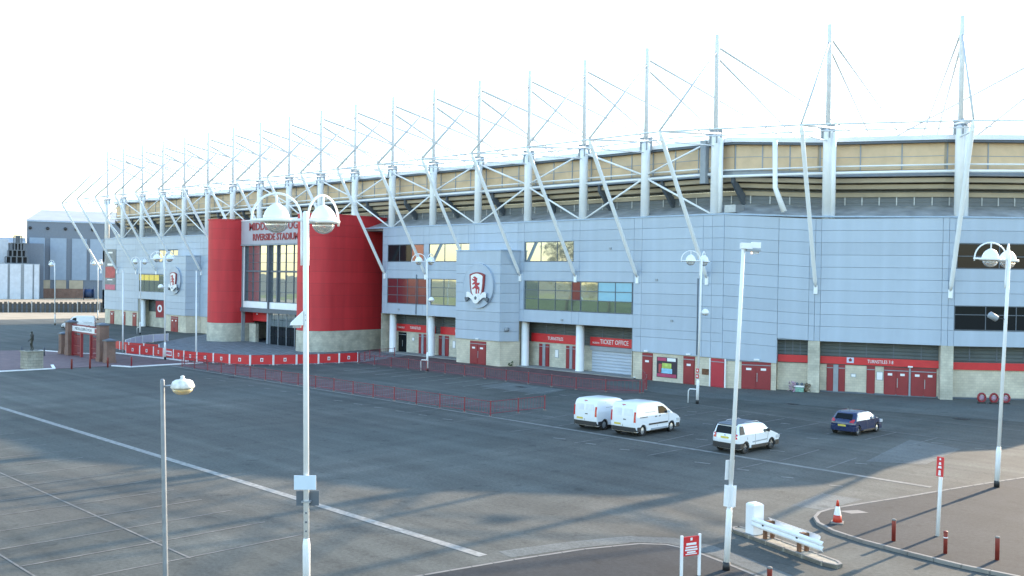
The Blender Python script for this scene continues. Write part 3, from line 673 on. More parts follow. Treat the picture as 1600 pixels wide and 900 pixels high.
# corner recesses
YC = .95
for O, an, L, s0, s1 in ((A0, aA, LA, 4.85, LA+.1), (B0, aB, LB, -.1, LB+.2), (C0, aC, LC, -.1, LC)):
    q = WB(O, an); q.box(s0, s1, YC, YC+.3, 0, 2.5); spart(q, 'recess_wall', 'block')
    q = WB(O, an); q.box(s0, s1, YC-.02, YC+.3, 2.505, 4.6); spart(q, 'recess_grille', 'grille')
    q = WB(O, an); q.box(s0, s1, .06, YC+.3, 4.61, 4.7); spart(q, 'recess_soffit', 'grey_dark')
    for k in range(1, 5): q = WB(O, an); x = s0+(s1-s0)*k/5; q.box(x-.05, x+.05, YC-.06, YC-.025, 3.25, 4.58); spart(q, 'grille_post', 'grey_dark')
    if O is not A0: q = WB(O, an); q.box(s0, s1, YC-.08, YC+.05, .0, .16); spart(q, 'dark_skirting', 'grey_dark')
fascia(A0, aA, 4.9, LA-.3, 2.58, 3.22, YC-.03); fB = fascia(B0, aB, .5, LB-.5, 2.58, 3.22, YC-.03); fC = fascia(C0, aC, .5, LC, 2.52, 3.14, YC-.03)
ca, sa = math.cos(aB), math.sin(aB)
def onB(s, y, z): return (B0.x+ca*s-sa*y, B0.y+sa*s+ca*y, z)
text('sign_lettering', 'TURNSTILES 7-8', .42, 'white', onB(5.55, YC-.17, 2.9), aB, fB, .72)
q = WB(B0, aB); q.box(2.75, 3.35, YC-.19, YC-.152, 2.72, 3.2); lb = spart(q, 'badge_board', 'lilac', fB)
q = WB(B0, aB); q.prism([(2.9, YC-.20, 3.0), (3.05, YC-.20, 3.16), (3.2, YC-.20, 3.0), (3.14, YC-.2, 2.84), (2.96, YC-.2, 2.84)], [(2.9, YC-.191, 3.0), (3.05, YC-.191, 3.16), (3.2, YC-.191, 3.0), (3.14, YC-.191, 2.84), (2.96, YC-.191, 2.84)]); spart(q, 'badge_emblem', 'maroon', fB)
pair(B0, aB, 1.05, 2.62, YC, 2.5)
door(B0, aB, 4.42, 5.12, .05, 2.5, y=YC, signs=False); notice(B0, aB, 5.28, 5.74, 1.35, 2.0, YC); notice(B0, aB, 3.15, 3.5, 1.5, 1.72, YC)
door(B0, aB, 5.85, 7.88, .05, 2.5, leaves=2, y=YC); door(B0, aB, 8.05, 10.1, .05, 2.5, leaves=2, y=YC)
q = WB(B0, aB); q.box(7.89, 8.04, YC-.1, YC+.0, .05, 2.5); spart(q, 'turnstile_post', 'grey_mid')
q = WB(B0, aB); q.cbox((8.0, YC-.28, 2.62), (.4, .2, .12)); spart(q, 'door_light', 'white')
for (x, y), an in ((P[2], (aA+aB)/2), (P[3], (aB+aC)/2), (P[4], (aC+aD)/2)):
    q = WB((x, y), an); q.box(-.5, .5, .02, 1.0, 0, 4.59); spart(q, 'block_pillar', 'block2')

for s_, z_ in ((-100.5, 5.6), (-72.5, 5.4), (-66.0, 12.9), (-58.2, 5.9), (-60.1, 9.8)):
    q = WB(Z0, 0); q.cbox((s_, -.07, z_), (.28, .08, .20)); spart(q, 'wall_box', 'grey_mid')
for s_ in (-55.25, -97.0):
    q = WB(Z0, 0); q.tube([(s_, -.09, 2.8 if s_ > -60 else 5.1), (s_, -.09, 10.0)], .045, 6); spart(q, 'down_cable', 'grey_dark')
# banner on the far left wall, vertical drain box, wall fittings
q = WB(Z0, 0); q.box(-190.9, -185.9, -.09, -.035, 6.3, 14.0); bn = spart(q, 'wall_banner', 'banner_grey')
for z0, z1, m in ((10.9, 11.3, 'white'), (8.6, 10.7, 'banner_red'), (8.15, 8.35, 'white'), (6.4, 7.35, 'banner_pink'), (13.2, 13.5, 'white')):
    q = WB(Z0, 0); q.box(-190.6+(.9 if m == 'white' else 0), -186.2-(1.2 if m == 'white' else 0), -.11, -.092, z0, z1); spart(q, 'banner_print', m, bn)
q = MB(); q.lathe([(.06, -.2), (.22, -.2), (.22, .2), (.06, .2)], (-80.6+1.1, 76.75, 4.1), 14, 'y'); spart(q, 'wall_light', 'grey_mid')

# ---- upper works: swept profiles along the wall line
def off(i, d):
    """point i of the wall line moved d metres inward (mitred)"""
    p = Vector(P[i]); ns = []
    for a, c in ((i-1, i), (i, i+1)):
        if 0 <= a and c < len(P): t = (Vector(P[c])-Vector(P[a])).normalized(); ns.append(Vector((-t.y, t.x)))
    n = sum(ns, Vector((0, 0))).normalized(); return p + n*(d/max(.4, n.dot(ns[0])))
def sweep(b, prof, closed=True, i0=0, i1=None):
    i1 = len(P)-1 if i1 is None else i1; rings = []
    for i in range(i0, i1+1): rings.append([b.pt((*off(i, d), z-DROP[i])) for d, z in prof])
    n = len(prof)
    for a, c in zip(rings, rings[1:]):
        for j in range(n if closed else n-1): k = (j+1) % n; b.face((a[j], c[j], c[k], a[k]))
    if closed: b.face(rings[0]); b.face(rings[-1][::-1])
    return b
spart(sweep(MB(), [(-.10, 15.86), (.5, 15.86), (.5, 16.03), (-.10, 16.0)]), 'parapet_flashing', 'cap')
spart(sweep(MB(), [(.52, 15.6), (4.5, 15.6), (4.5, 17.25), (.52, 16.02)]), 'lean_to_roof', 'roof_sheet')
spart(sweep(MB(), [(4.1, 17.1), (4.6, 17.1), (4.6, 18.05), (4.1, 18.0)]), 'louvre_wall', 'louvre')
spart(sweep(MB(), [(3.9, 17.95), (4.9, 17.95), (4.9, 18.45), (3.9, 18.35)]), 'terrace_beam', 'beige_dull')
spart(sweep(MB(), [(3.9, 18.36), (4.9, 18.46), (4.9, 18.6), (4.3, 18.6)]), 'shadow_gap', 'grey_mid')
spart(sweep(MB(), [(3.0, 18.62), (4.9, 18.62), (4.9, 19.1), (3.0, 19.0)]), 'terrace_beam', 'beige_dull')
spart(sweep(MB(), [(2.3, 19.12), (4.9, 19.12), (4.9, 19.6), (2.3, 19.5)]), 'terrace_beam', 'beige_dull')
spart(sweep(MB(), [(1.95, 19.62), (4.9, 19.62), (4.9, 20.12), (1.95, 20.1)]), 'walkway_edge', 'grey_mid')
spart(sweep(MB(), [(2.25, 20.14), (2.6, 20.14), (2.6, 22.55), (2.25, 22.55)]), 'upper_wall', 'beige_dull')
spart(sweep(MB(), [(1.7, 22.5), (2.6, 22.56), (2.6, 22.75), (1.7, 22.7)]), 'eaves_gutter', 'grey_dark')
spart(sweep(MB(), [(1.6, 22.71), (34, 24.8), (34, 25.1), (1.6, 23.15)]), 'stand_roof', 'roof_top')
spart(sweep(MB(), [(5.0, 17.2), (5.3, 17.2), (34, 3.0), (34, .5), (30, .5), (5.0, 14.0)]), 'terrace_light_block', 'concrete')  # unseen raked slab, added to block light behind the stand
# beige upper panels between posts
def along(i, s, d):
    a, c = off(i, d), off(i+1, d); L = (c-a).length; t = s/L; p = a+(c-a)*t
    return p, math.atan2((c-a).y, (c-a).x), DROP[i]+(DROP[i+1]-DROP[i])*t, L
def upper(i, s0, s1, n):
    for k in range(n):
        a, c = s0+(s1-s0)*k/n, s0+(s1-s0)*(k+1)/n
        p, an, dr, L = along(i, a, 2.25)
        q = WB(p, an); q.box(.03, c-a-.03, -.06, -.005, 20.2-dr, 22.48-dr); spart(q, 'upper_panel', 'beige')
        q = WB(p, an); q.box(-.05, .05, -.12, -.008, 20.18-dr, 22.5-dr); spart(q, 'upper_mullion', 'grey_mid')
        q = WB(p, an); q.box(.05, c-a-.05, -.085, -.062, 21.32-dr, 21.37-dr); spart(q, 'panel_rail', 'grey_mid')
for n in range(0, 16): upper(0, un(n)+191.2+1.4 if n == 0 else un(n)+191.2, un(n+1)+191.2, 3)
upper(0, un(16)+191.2, un(17)+191.2, 3)
upper(0, un(17)+191.2, -53+191.2, 1)
for i in (1, 2, 3): upper(i, .1, along(i, 0, 2.25)[3]-.1, 3)
upper(4, .1, along(4, 0, 2.25)[3]-.1, 4)
b = MB()
for i, n in ((0, 68), (1, 4), (2, 7), (3, 7)):
    for k in range(n):
        p, an, dr, L = along(i, 0, 4.1); p, an, dr, L = along(i, L*(k+.5)/n, 4.1)
        bb = WB(p, an); bb.box(-.05, .05, -.06, -.004, 17.2-dr, 17.98-dr); o = len(b.v); b.v += bb.v
        for f in bb.f: b.f.append(tuple(x+o for x in f)); b.mi.append(0); b.sm.append(False)
spart(b, 'louvre_post', 'steel_grey')
# raker brackets under the terrace at every mast
for n in range(0, 18):
    b = MB(); u = un(n); b.prism([(u-.15+1.2, VF+4.0, 16.9), (u-.15+1.2, VF+4.0, 18.0), (u-.15+1.2, VF+2.0, 19.6), (u-.15+1.2, VF+2.0, 19.0)], [(u+.15+1.2, VF+4.0, 16.9), (u+.15+1.2, VF+4.0, 18.0), (u+.15+1.2, VF+2.0, 19.6), (u+.15+1.2, VF+2.0, 19.0)]); spart(b, 'raker_bracket', 'grey_dark')
# masts with outriggers, struts and cables
VM = 79.1; ZT = 32.7
mpos = [(un(n), VM) for n in range(18)] + [(-44.75, 82.5), (-35.1, 87.35), (-26.6, 94.6)]
tops = [(un(n), 70.6, 22.75 if n else 22.3) for n in range(18)] + [(-43.19, 75.2, 22.8), (-31.83, 81.7, 22.8), (-20.8, 91.2, 22.7)]
bots = [(un(n), 78.02, 10.05) for n in range(18)] + [(-45.15, 81.55, 9.4), (-35.1, 85.95, 9.25), (-26.8, 93.4, 9.3)]
# the first three frames stand past the end of the wall
for n in range(len(mpos)):
    x, y = mpos[n]; t = Vector(tops[n]); bt = Vector(bots[n])
    inw = Vector((x-t.x, y-t.y, 0)).normalized()
    big = n >= 17
    q = MB(); q.lathe([(.40 if big else .44, 15.4), (.40 if big else .44, 23.2), (.36, 23.35)], (x, y, 0), 18)
    if big: q.lathe([(.24, 15.4), (.24, 23.1)], (x+.46, y+.2, 0), 14)
    mast = spart(q, 'mast', 'steel_white')
    q = MB(); q.lathe([(.24, 23.3), (.22, 31.9), (.20, ZT)], (x, y, 0), 12); spart(q, 'upper_mast', 'mast_thin', mast)
    q = MB()
    for k in range(4):
        a = PI/4+k*PI/2; q.X = Matrix.Translation((x, y, 0)) @ Matrix.Rotation(a, 4, 'Z'); q.box(.2, .62, -.05, .05, 22.6, 23.9)
    spart(q, 'mast_collar', 'grey_mid', mast)
    q = MB(); q.tube([bt, bt+(t-bt)*.04, t-(t-bt)*.03, t], [.09, .19, .19, .11], 10); q.tube([bt+Vector((0, .12, -.45)), bt], .06, 6); q.cbox((bt.x, bt.y+.03, bt.z-.25), (.34, .14, .75)); st = spart(q, 'raking_strut', 'steel_white')
    q = MB(); m0 = Vector((x, y, 23.5)); side = Vector((-inw.y, inw.x, 0))
    q.tube([m0+side*.5, t], .085, 8); q.tube([m0-side*.5, t], .085, 8); q.tube([Vector((x, y, 22.4)), t-Vector((0, 0, .8))], .07, 6); spart(q, 'outrigger_arm', 'steel_white', mast)
    q = MB(); q.tube([Vector((x, y, 31.2)), t+Vector((0, 0, .1))], .11 if n > 13 else .14, 6); spart(q, 'back_stay', 'cable', mast)
    q = MB(); top = Vector((x, y, 31.6))
    for dd, zz, sd in ((33, 25.2, 0), (16, 24.0, .05)): q.tube([top-Vector((0, 0, 1.0 if sd else 0)), Vector((x, y, zz))+inw*dd+side*sd], .11 if n > 13 else .14, 6)
    spart(q, 'fore_stay', 'cable', mast)
# tie tubes along the strut tops, rails between the masts
q = MB()
for a, c in zip(tops, tops[1:]):
    q.tube([a, c], .085, 6); a2, c2 = Vector(a), Vector(c)
    q.tube([a2+Vector((0, 3.5 , -.1)), c2+Vector((0, 3.5, -.1))], .07, 6)
spart(q, 'tie_tube', 'mast_thin')
q = MB()
for (x0, y0), (x1, y1) in zip(mpos, mpos[1:]):
    k = mpos.index((x0, y0)); dr = .25 if k >= 17 else 0
    q.tube([(x0, y0, 19.75-dr), (x1, y1, 19.75-dr)], .13, 8); q.tube([(x0, y0+.25, 20.35-dr), (x1, y1+.25, 20.35-dr)], .07, 8)
spart(q, 'rail_tube', 'steel_white')
q = MB()
for n in range(0, 17):
    e, o = (n, n+1) if n % 2 == 0 else (n+1, n)
    xe, xo = un(e), un(o)
    q.tube([(xe, VM-.1, 20.1), (xo, VM-.1, 23.0)], .10, 8); q.tube([(xe, VM-.1, 19.9), (xo, VM-.1, 15.9)], .10, 8)
spart(q, 'brace_tube', 'steel_white')
q = MB(); q.X = Matrix.Translation((un(17)-1.0, VM-.2, 0)); q.box(-.35, .25, -.3, .3, 18.9, 22.9); spart(q, 'drain_box', 'grey_mid')
q = MB(); q.tube([(-48.3, 79.6, 22.4), (-48.2, 79.6, 18.2), (-47.3, 79.7, 16.0)], [.22, .22, .26], 12); spart(q, 'bent_pipe', 'steel_white')
q = MB(); q.cbox((-28.8, 86.5, 22.4), (1.4, .35, .35)); q.cbox((-28.8, 86.5, 22.75), (.2, .1, .4)); spart(q, 'floodlight', 'grey_mid')
for x0, x1 in ((un(17)+1.2, un(17)+2.4), (un(1)-3, un(1)-1)): q = MB(); q.box(x0, x1, VF+.8, VF+2.2, 16.1, 16.8); spart(q, 'roof_plant_box', 'steel_grey')

# ------------------------------------------------------------------ entrance building
EN = empty('entrance_building', (-122.3, 74, 0), 0, 'red entrance building with two rounded drums, glass front and buff block base', 'entrance')
def ep(b, name, m, parent=None): return b.build(name, m, parent or EN, 'world')
EX = -122.3
def drum_path(sg, r_in=0.0):
    """plan of one drum wall from the glass front round the nose and back into the stand; sg=+1 right, -1 left"""
    cx, cy, r = 11.9, 72.9, 2.85 - r_in; pts = [(cx-r, 75.6), (cx-r, 73.4)]
    for k in range(0, 17): a = PI - PI*k/16 - .0; pts.append((cx+r*math.cos(a), cy-r*math.sin(a)))
    pts += [(cx+r-.7, 79.5), (cx+r-1.75, 86.2)]
    pts = [(EX+sg*x, y) for x, y in pts]
    return pts
def wall_ring(path, t, z0, z1, b=None):
    b = b or MB(); q = inset(path, t); n = len(path)
    A = [b.pt((*p, z0)) for p in path]; B = [b.pt((*p, z1)) for p in path]; C = [b.pt((*p, z0)) for p in q]; D = [b.pt((*p, z1)) for p in q]
    A2 = [b.pt((*p, z0)) for p in path]; B2 = [b.pt((*p, z1)) for p in path]
    for i in range(n-1):
        b.face((A2[i], A2[i+1], B2[i+1], B2[i]), True); b.face((C[i+1], C[i], D[i], D[i+1])); b.face((B[i], B[i+1], D[i+1], D[i])); b.face((A[i+1], A[i], C[i], C[i+1]))
    b.face((A[0], B[0], D[0], C[0])); b.face((A[-1], C[-1], D[-1], B[-1])); return b
for sg in (-1, 1):
    path = drum_path(sg)
    t = .25*(-sg if sg > 0 else 1) * (-1 if sg > 0 else 1)
    t = .25 if sg > 0 else -.25
    ep(wall_ring(drum_path(sg, -.06), t, 0, 2.66), 'block_base', 'block2')
    zz = [2.68, 4.2, 5.7, 7.2, 8.7, 10.2, 11.7, 13.2, 14.7, 16.2, 17.4]
    for a, c in zip(zz, zz[1:]): ep(wall_ring(path, t, a+.012, c-.012), 'red_cladding_band', 'red')
    ep(wall_ring(drum_path(sg, .05), t, 2.6, 17.36), 'drum_core', 'maroon')
    ep(wall_ring(drum_path(sg, -.05), t, 17.4, 17.56), 'drum_coping', 'red')
    q = MB(); q.poly([(x, y, 17.2) for x, y in drum_path(sg, .2)]); ep(q, 'drum_roof', 'roof_top')
# glass front between the drums
gx0, gx1, GY = EX-9.15, EX+9.15, 73.8
q = MB(); q.box(gx0-.1, gx1+.1, GY-.45, GY+1.2, 14.0, 17.3); sb = ep(q, 'sign_band', 'sign_lilac')
q = MB(); q.box(gx0-.1, gx1+.1, GY-.50, GY+1.2, 17.3, 17.45); ep(q, 'band_coping', 'white')
q = MB(); q.box(gx0-.1, gx1+.1, GY-.52, GY-.1, 13.78, 13.98); ep(q, 'band_trim', 'grey_mid')
text('sign_lettering', 'MIDDLESBROUGH', 1.5, 'maroon_sign', (EX+.2, GY-.47, 16.4), 0, sb, 1.15, .05, .03)
text('sign_lettering', 'RIVERSIDE STADIUM', 1.3, 'maroon_sign', (EX+.2, GY-.47, 14.9), 0, sb, 1.02, .05, .03)
cols = [gx0+.0, gx0+.85, gx0+2.7, gx0+4.6, gx0+6.5, EX-1.75, EX+.35, EX+2.3, EX+4.3, EX+6.3, gx1]
rows = [5.9, 7.3, 8.7, 10.15, 11.4, 12.6, 13.78]
fr = MB()
for i, c in enumerate(cols):
    wd = .28 if i in (1, 5, 6) else .07
    fr.box(c-wd/2, c+wd/2, GY-(.2 if wd > .1 else .05), GY+.1, 5.9, 13.78)
ep(fr, 'mullions', 'grey_dark')['kind'] = 'stuff'
fr = MB()
for r in rows: fr.box(gx0, gx1, GY-(.13 if r in (10.15,) else .035), GY+.09, r-(.13 if r == 10.15 else .03), r+(.13 if r == 10.15 else .03))
ep(fr, 'transoms', 'grey_dark')['kind'] = 'stuff'
gl = ep(MB().box(gx0, gx1, GY+.12, GY+.2, 5.8, 13.9), 'glazing', 'soot')
for a, c in zip(cols, cols[1:]):
    for r0, r1 in zip(rows, rows[1:]):
        q = MB(); t1, t2 = (random.random()-.5)*.008, (random.random()-.5)*.008
        q.prism([(a, GY+.05+t1, r0), (c, GY+.05-t1, r0), (c, GY+.05-t1+t2, r1), (a, GY+.05+t1+t2, r1)], [(a, GY+.1, r0), (c, GY+.1, r0), (c, GY+.1, r1), (a, GY+.1, r1)])
        ep(q, 'pane', 'glass_entry', gl)
ep(MB().box(gx0, gx1, GY-.12, GY+.3, 4.95, 5.85), 'white_spandrel', 'steel_white')
ep(MB().box(gx0, gx1, GY-.5, GY+.3, 4.35, 4.93), 'canopy_edge', 'grey_dark')
ep(MB().box(gx0+.02, gx0+.3, GY-.3, GY+.2, 0, 13.7), 'side_post', 'grey_mid'); ep(MB().box(gx0+.32, gx0+.7, GY-.15, GY+.2, 5.9, 13.7), 'white_side_panel', 'steel_white')
ep(MB().box(EX-1.95, EX-1.6, GY-.35, GY+.1, 0, 4.33), 'front_post', 'grey_mid')
ep(MB().box(EX-1.9, EX-1.65, GY-.35, GY-.2, 4.36, 13.76), 'front_mullion', 'grey_dark')
ep(MB().box(gx0, EX-2, GY+4.0, GY+4.2, 0, 4.3), 'lobby_wall', 'soot')
ep(MB().box(gx0+.8, gx0+5.2, GY+1.2, GY+1.5, 3.0, 4.3), 'lobby_fascia', 'red_sign')
ep(MB().box(gx0+.8, gx0+2.6, GY+.6, GY+1.1, 0, 2.6), 'lobby_block_wall', 'block2')
ep(MB().box(EX-1.6, gx1, GY+.22, GY+.3, 0, 4.3), 'lobby_backing', 'soot')
for k in range(5):
    a = EX-1.55+k*2.1
    ep(MB().box(a-.04, a+.04, GY-.06, GY+.12, 0, 4.33), 'door_post', 'grey_mid')
    for r0, r1 in ((.05, 1.2), (1.25, 2.5), (2.56, 3.4), (3.45, 4.3)):
        if k < 4:
            ep(MB().box(a+.05, a+1.02, GY+.03, GY+.08, r0, r1), 'pane', 'glass_entry' if r0 > 2.5 else 'glass_dark', gl)
            ep(MB().box(a+1.08, a+2.05, GY+.03, GY+.08, r0, r1), 'pane', 'glass_entry' if r0 > 2.5 else 'glass_dark', gl)
q = MB(); q.lathe([(0, -.08), (.1, -.06), (.1, .06), (0, .08)], (gx0+4.2, GY-.1, 4.1), 10); ep(q, 'lobby_light', 'white')
q = MB(); q.cbox((-109.35, 80.0, 1.6), (.3, .9, .75)); q.X = None; ep(q, 'wall_vent', 'grey_dark')

# ------------------------------------------------------------------ lamps
def dome_head(a, cx=0.0, rim=11.35):
    ca, sa = math.cos(a), math.sin(a); return (ca*.86, sa*.86)
def make_lamp(root, arms, zr=11.35, extra=None):
    q = MB(); q.lathe([(.13, 0), (.13, .3), (.11, .32)], n=14); q.build('base_sleeve', 'black', root)
    q = MB(); q.lathe([(.115, .3), (.115, 1.75), (.085, 1.95)], n=16); q.build('lower_shaft', 'lamp_white', root)
    q = MB(); q.lathe([(.085, 1.94), (.08, zr+.2), (.05, zr+.26)], n=14); q.build('pole', 'lamp_white', root)
    for a in arms:
        ca, sa = math.cos(a), math.sin(a); X = Matrix.Rotation(a, 4, 'Z')
        q = MB(); q.X = X; c = .86; r = .74
        path = [(c+r, 0, zr-.12), (c+r, 0, zr+.05)] + [(c+r*math.cos(t), 0, zr+.05+r*math.sin(t)) for t in [PI*k/14 for k in range(1, 14)]] + [(c-r, 0, zr+.05), (c-r, 0, zr-1.0), (c-r, 0, zr-1.35)]
        q.tube(path, .035, 8); arm = q.build('hoop', 'lamp_white', root)
        q = MB(); q.X = X; q.tube([(.05, 0, zr), (c+r+.04, 0, zr)], .045, 8); q.build('arm', 'lamp_white', root)
        q = MB(); q.X = X
        for z in (zr-.35, zr-.95): q.tube([(.05, 0, z), (c-r, 0, z)], .022, 6)
        q.build('arm_tie', 'lamp_white', root)
        q = MB(); q.X = X; q.tube([(c, 0, zr+.48), (c, 0, zr+.80)], .032, 8); q.build('drop_rod', 'lamp_white', root)
        q = MB(); q.X = X; q.lathe([(.40, .02), (.385, .12), (.33, .26), (.24, .38), (.13, .46), (.05, .50), (0.0, .50)], (c, 0, zr), 22); h = q.build('lantern', 'lamp_white', root)
        q = MB(); q.X = X; q.lathe([(.30, -.07), (.49, -.06), (.51, -.01), (.49, .035), (.39, .05)], (c, 0, zr), 24); q.build('lantern_rim', 'lamp_white', h)
        q = MB(); q.X = X; q.lathe([(.34, -.075), (.325, -.18), (.25, -.30), (.13, -.37), (0, -.39)], (c, 0, zr), 20); q.build('lamp_bowl', 'bowl', h)
    if extra: extra(root)
A1, A2 = math.atan2(-.66, -.75), math.atan2(.92, -.40)
def small_dome(z, a):
    def f(root):
        X = Matrix.Rotation(a, 4, 'Z')
        q = MB(); q.X = X; q.tube([(.05, 0, z), (.4, 0, z+.05)], .03, 6); br = q.build('bracket', 'lamp_white', root)
        q = MB(); q.X = X; q.lathe([(.30, -.12), (.31, -.03), (.26, .12), (.14, .24), (0, .28)], (.42, 0, z), 18); q.build('side_lantern', 'lamp_white', br)
        q = MB(); q.X = X; q.lathe([(.27, -.125), (.2, -.24), (0, -.28)], (.42, 0, z), 16); q.build('lamp_bowl', 'bowl', br)
    return f
def guard_loop(root, dx):
    q = MB(); q.tube([(-dx, -.05, 0), (-dx, -.05, .95), (-dx+.12, -.05, 1.12), (-.05, -.05, 1.15), (.05, -.05, 1.02), (.05, -.05, 0)], .045, 8); q.build('guard_loop', 'lamp_white', root)
LAMPG = 'white twin-headed hoop lamps around the car park'
def lamp(loc, lab, arms=(A1, A2), lz=0.0, zr=11.35, extra=None, loop=0):
    r = empty('street_lamp', (loc[0], loc[1], loc[2] if len(loc) > 2 else 0), 0, lab, 'street lamp', LAMPG); make_lamp(r, arms, zr, extra)
    if loop: guard_loop(r, loop)
    if lz: lean(r, lz)
    return r
# central lamp with sign boards and a flood unit
def central(root):
    X = Matrix.Rotation(math.atan2(CR.y, CR.x), 4, 'Z')          # boards face the approach road
    q = MB(); q.X = X; q.box(-.34, .31, -.12, -.09, 3.42, 3.84); q.build('sign_board', 'sign_blue', root)
    q = MB(); q.X = X; q.box(-.32, .36, .09, .12, 2.90, 3.34); q.build('dark_sign_board', 'grey_dark', root)
    q = MB(); q.X = X; q.box(-.13, .13, -.105, .1, 3.58, 3.64); q.box(-.13, .13, -.1, .105, 3.02, 3.07); q.build('clamp_band', 'steel_grey', root)['kind'] = 'stuff'
    q = MB(); q.X = X; q.prism([(-.06, -.16, 8.72), (-.06, .16, 8.72), (-.42, .14, 8.38), (-.42, -.14, 8.38)], [(-.06, -.16, 8.3), (-.06, .16, 8.3), (-.44, .16, 8.3), (-.44, -.16, 8.3)]); fl = q.build('flood_unit', 'lamp_white', root)
    q = MB(); q.X = X; q.box(-.36, -.16, -.12, .12, 8.22, 8.298); q.build('lamp_glass', 'steel_grey', fl)
    for z, s in ((2.72, .05), (2.45, .06), (2.18, .045), (8.45, .02), (8.6, .02)):
        q = MB(); q.X = X; q.cbox((.01, -.095, z), (s, .02, s*.9)); q.build('sticker', 'grey_dark', root)
cl = lamp((-25.6, 16.6), 'tall white twin-headed lamp nearest the camera with a blank blue board on its post', (math.atan2(-.71, -.70), math.atan2(.94, -.32)), -.016, 11.42, central)
def bracket_lamp(root):
    q = MB(); q.tube([(0, 0, 8.05), (-.35, -.3, 8.1)], .03, 6); br = q.build('bracket', 'black', root)
    q = MB(); q.X = Matrix.Translation((-.45, -.38, 8.15)) @ Matrix.Rotation(.8, 4, 'Z') @ Matrix.Rotation(.5, 4, 'Y'); q.lathe([(.05, -.25), (.16, -.2), (.16, .2), (.05, .25)], (0, 0, 0), 12, 'x'); q.build('flood_unit', 'grey_mid', br)
lamp((-18.19, 50.35, .118), 'white twin-headed lamp on the right footway with a small grey flood on its post', lz=.034, zr=10.9, extra=bracket_lamp)
def redtags(root):
    small_dome(7.3, math.atan2(.7, .7))(root)
    for z in (2.2, 2.65): q = MB(); q.cbox((0, -.11, z), (.26, .03, .32)); b_ = q.build('sign_plate', 'red_sign', root); q = MB(); q.cbox((0, -.127, z), (.12, .004, .14)); q.build('sign_symbol', 'white', b_)
lamp((-46.9, 66.45), 'white twin-headed lamp with a guard loop standing behind the two vans', lz=.014, extra=redtags, loop=.85)
lamp((-80.5, 66.42), 'white twin-headed lamp with a guard loop before the blue crest tower', lz=-.017, extra=small_dome(7.4, math.atan2(.7, .7)), loop=1.0)
def bannered(root):
    q = MB(); q.X = Matrix.Rotation(math.atan2(CR.y, CR.x), 4, 'Z'); q.box(-1.0, -.10, -.015, .015, 4.75, 6.6); bb = q.build('banner', 'maroon', root)
    q = MB(); q.X = Matrix.Rotation(math.atan2(CR.y, CR.x), 4, 'Z'); c = [(-.55+.26*math.cos(2*PI*k/16), 5.75+.42*math.sin(2*PI*k/16)) for k in range(16)]; q.prism([(x, -.03, z) for x, z in c], [(x, -.017, z) for x, z in c]); q.build('banner_emblem', 'white', bb)
    q = MB(); q.X = Matrix.Rotation(math.atan2(CR.y, CR.x), 4, 'Z'); c = [(-.55+.12*math.cos(2*PI*k/8), 5.75+.24*math.sin(2*PI*k/8)) for k in range(8)]; q.prism([(x, -.04, z) for x, z in c], [(x, -.032, z) for x, z in c]); q.build('banner_lion', 'maroon', bb)
    for z in (4.7, 6.65): q = MB(); q.X = Matrix.Rotation(math.atan2(CR.y, CR.x), 4, 'Z'); q.tube([(0, 0, z), (-1.05, 0, z)], .03, 6); q.build('banner_arm', 'grey_dark', root)
    small_dome(8.2, math.atan2(-.7, -.7))(root)
lamp((-107.96, 51.03), 'white twin-headed lamp carrying a maroon crest banner before the entrance', extra=bannered, lz=-.02)
lamp((-153.5, 68.4), 'white twin-headed lamp before the left facade by the white barriers', loop=1.0)
lamp((-203.25, 81.82), 'white twin-headed lamp beyond the far left corner of the stadium', lz=-.01)
s = lamp((-187.06, 67.62), 'lone single-headed white lamp left of the gateway in the far car park', (math.atan2(-.3, -.9),), zr=10.9, lz=-.015)
# grey post lantern on the left
g = empty('street_lamp', (-26.62, 12.72, -.36), 0, 'grey lamp post with one dirty white lantern at left foreground', 'street lamp')
q = MB(); q.lathe([(.10, 0), (.10, 1.4), (.075, 1.5), (.062, 7.15), (.04, 7.2)], n=14); q.build('pole', 'post_grey', g)
q = MB(); q.X = Matrix.Rotation(math.atan2(CR.y, CR.x), 4, 'Z'); q.tube([(.05, 0, 7.0), (.36, 0, 7.02)], .028, 8); q.build('arm', 'steel_grey', g)
q = MB(); q.X = Matrix.Rotation(math.atan2(CR.y, CR.x), 4, 'Z'); q.lathe([(.30, -.07), (.33, -.02), (.27, .13), (.20, .17), (.10, .18), (.05, .22), (.06, .27), (0, .30)], (.56, 0, 7.0), 20); ln = q.build('lantern', mat('dirty_white', (.72, .70, .64), .5, var=.3, scale=8), g)
q = MB(); q.X = Matrix.Rotation(math.atan2(CR.y, CR.x), 4, 'Z'); q.lathe([(.285, -.075), (.26, -.15), (.16, -.23), (0, -.25)], (.56, 0, 7.0), 20); q.build('lamp_bowl', 'amber_bowl', ln)
q = MB(); q.X = Matrix.Rotation(math.atan2(CR.y, CR.x), 4, 'Z'); q.cbox((.33, 0, 7.02), (.10, .12, .10)); q.build('arm_socket', 'steel_grey', g)
lean(g, -.028)
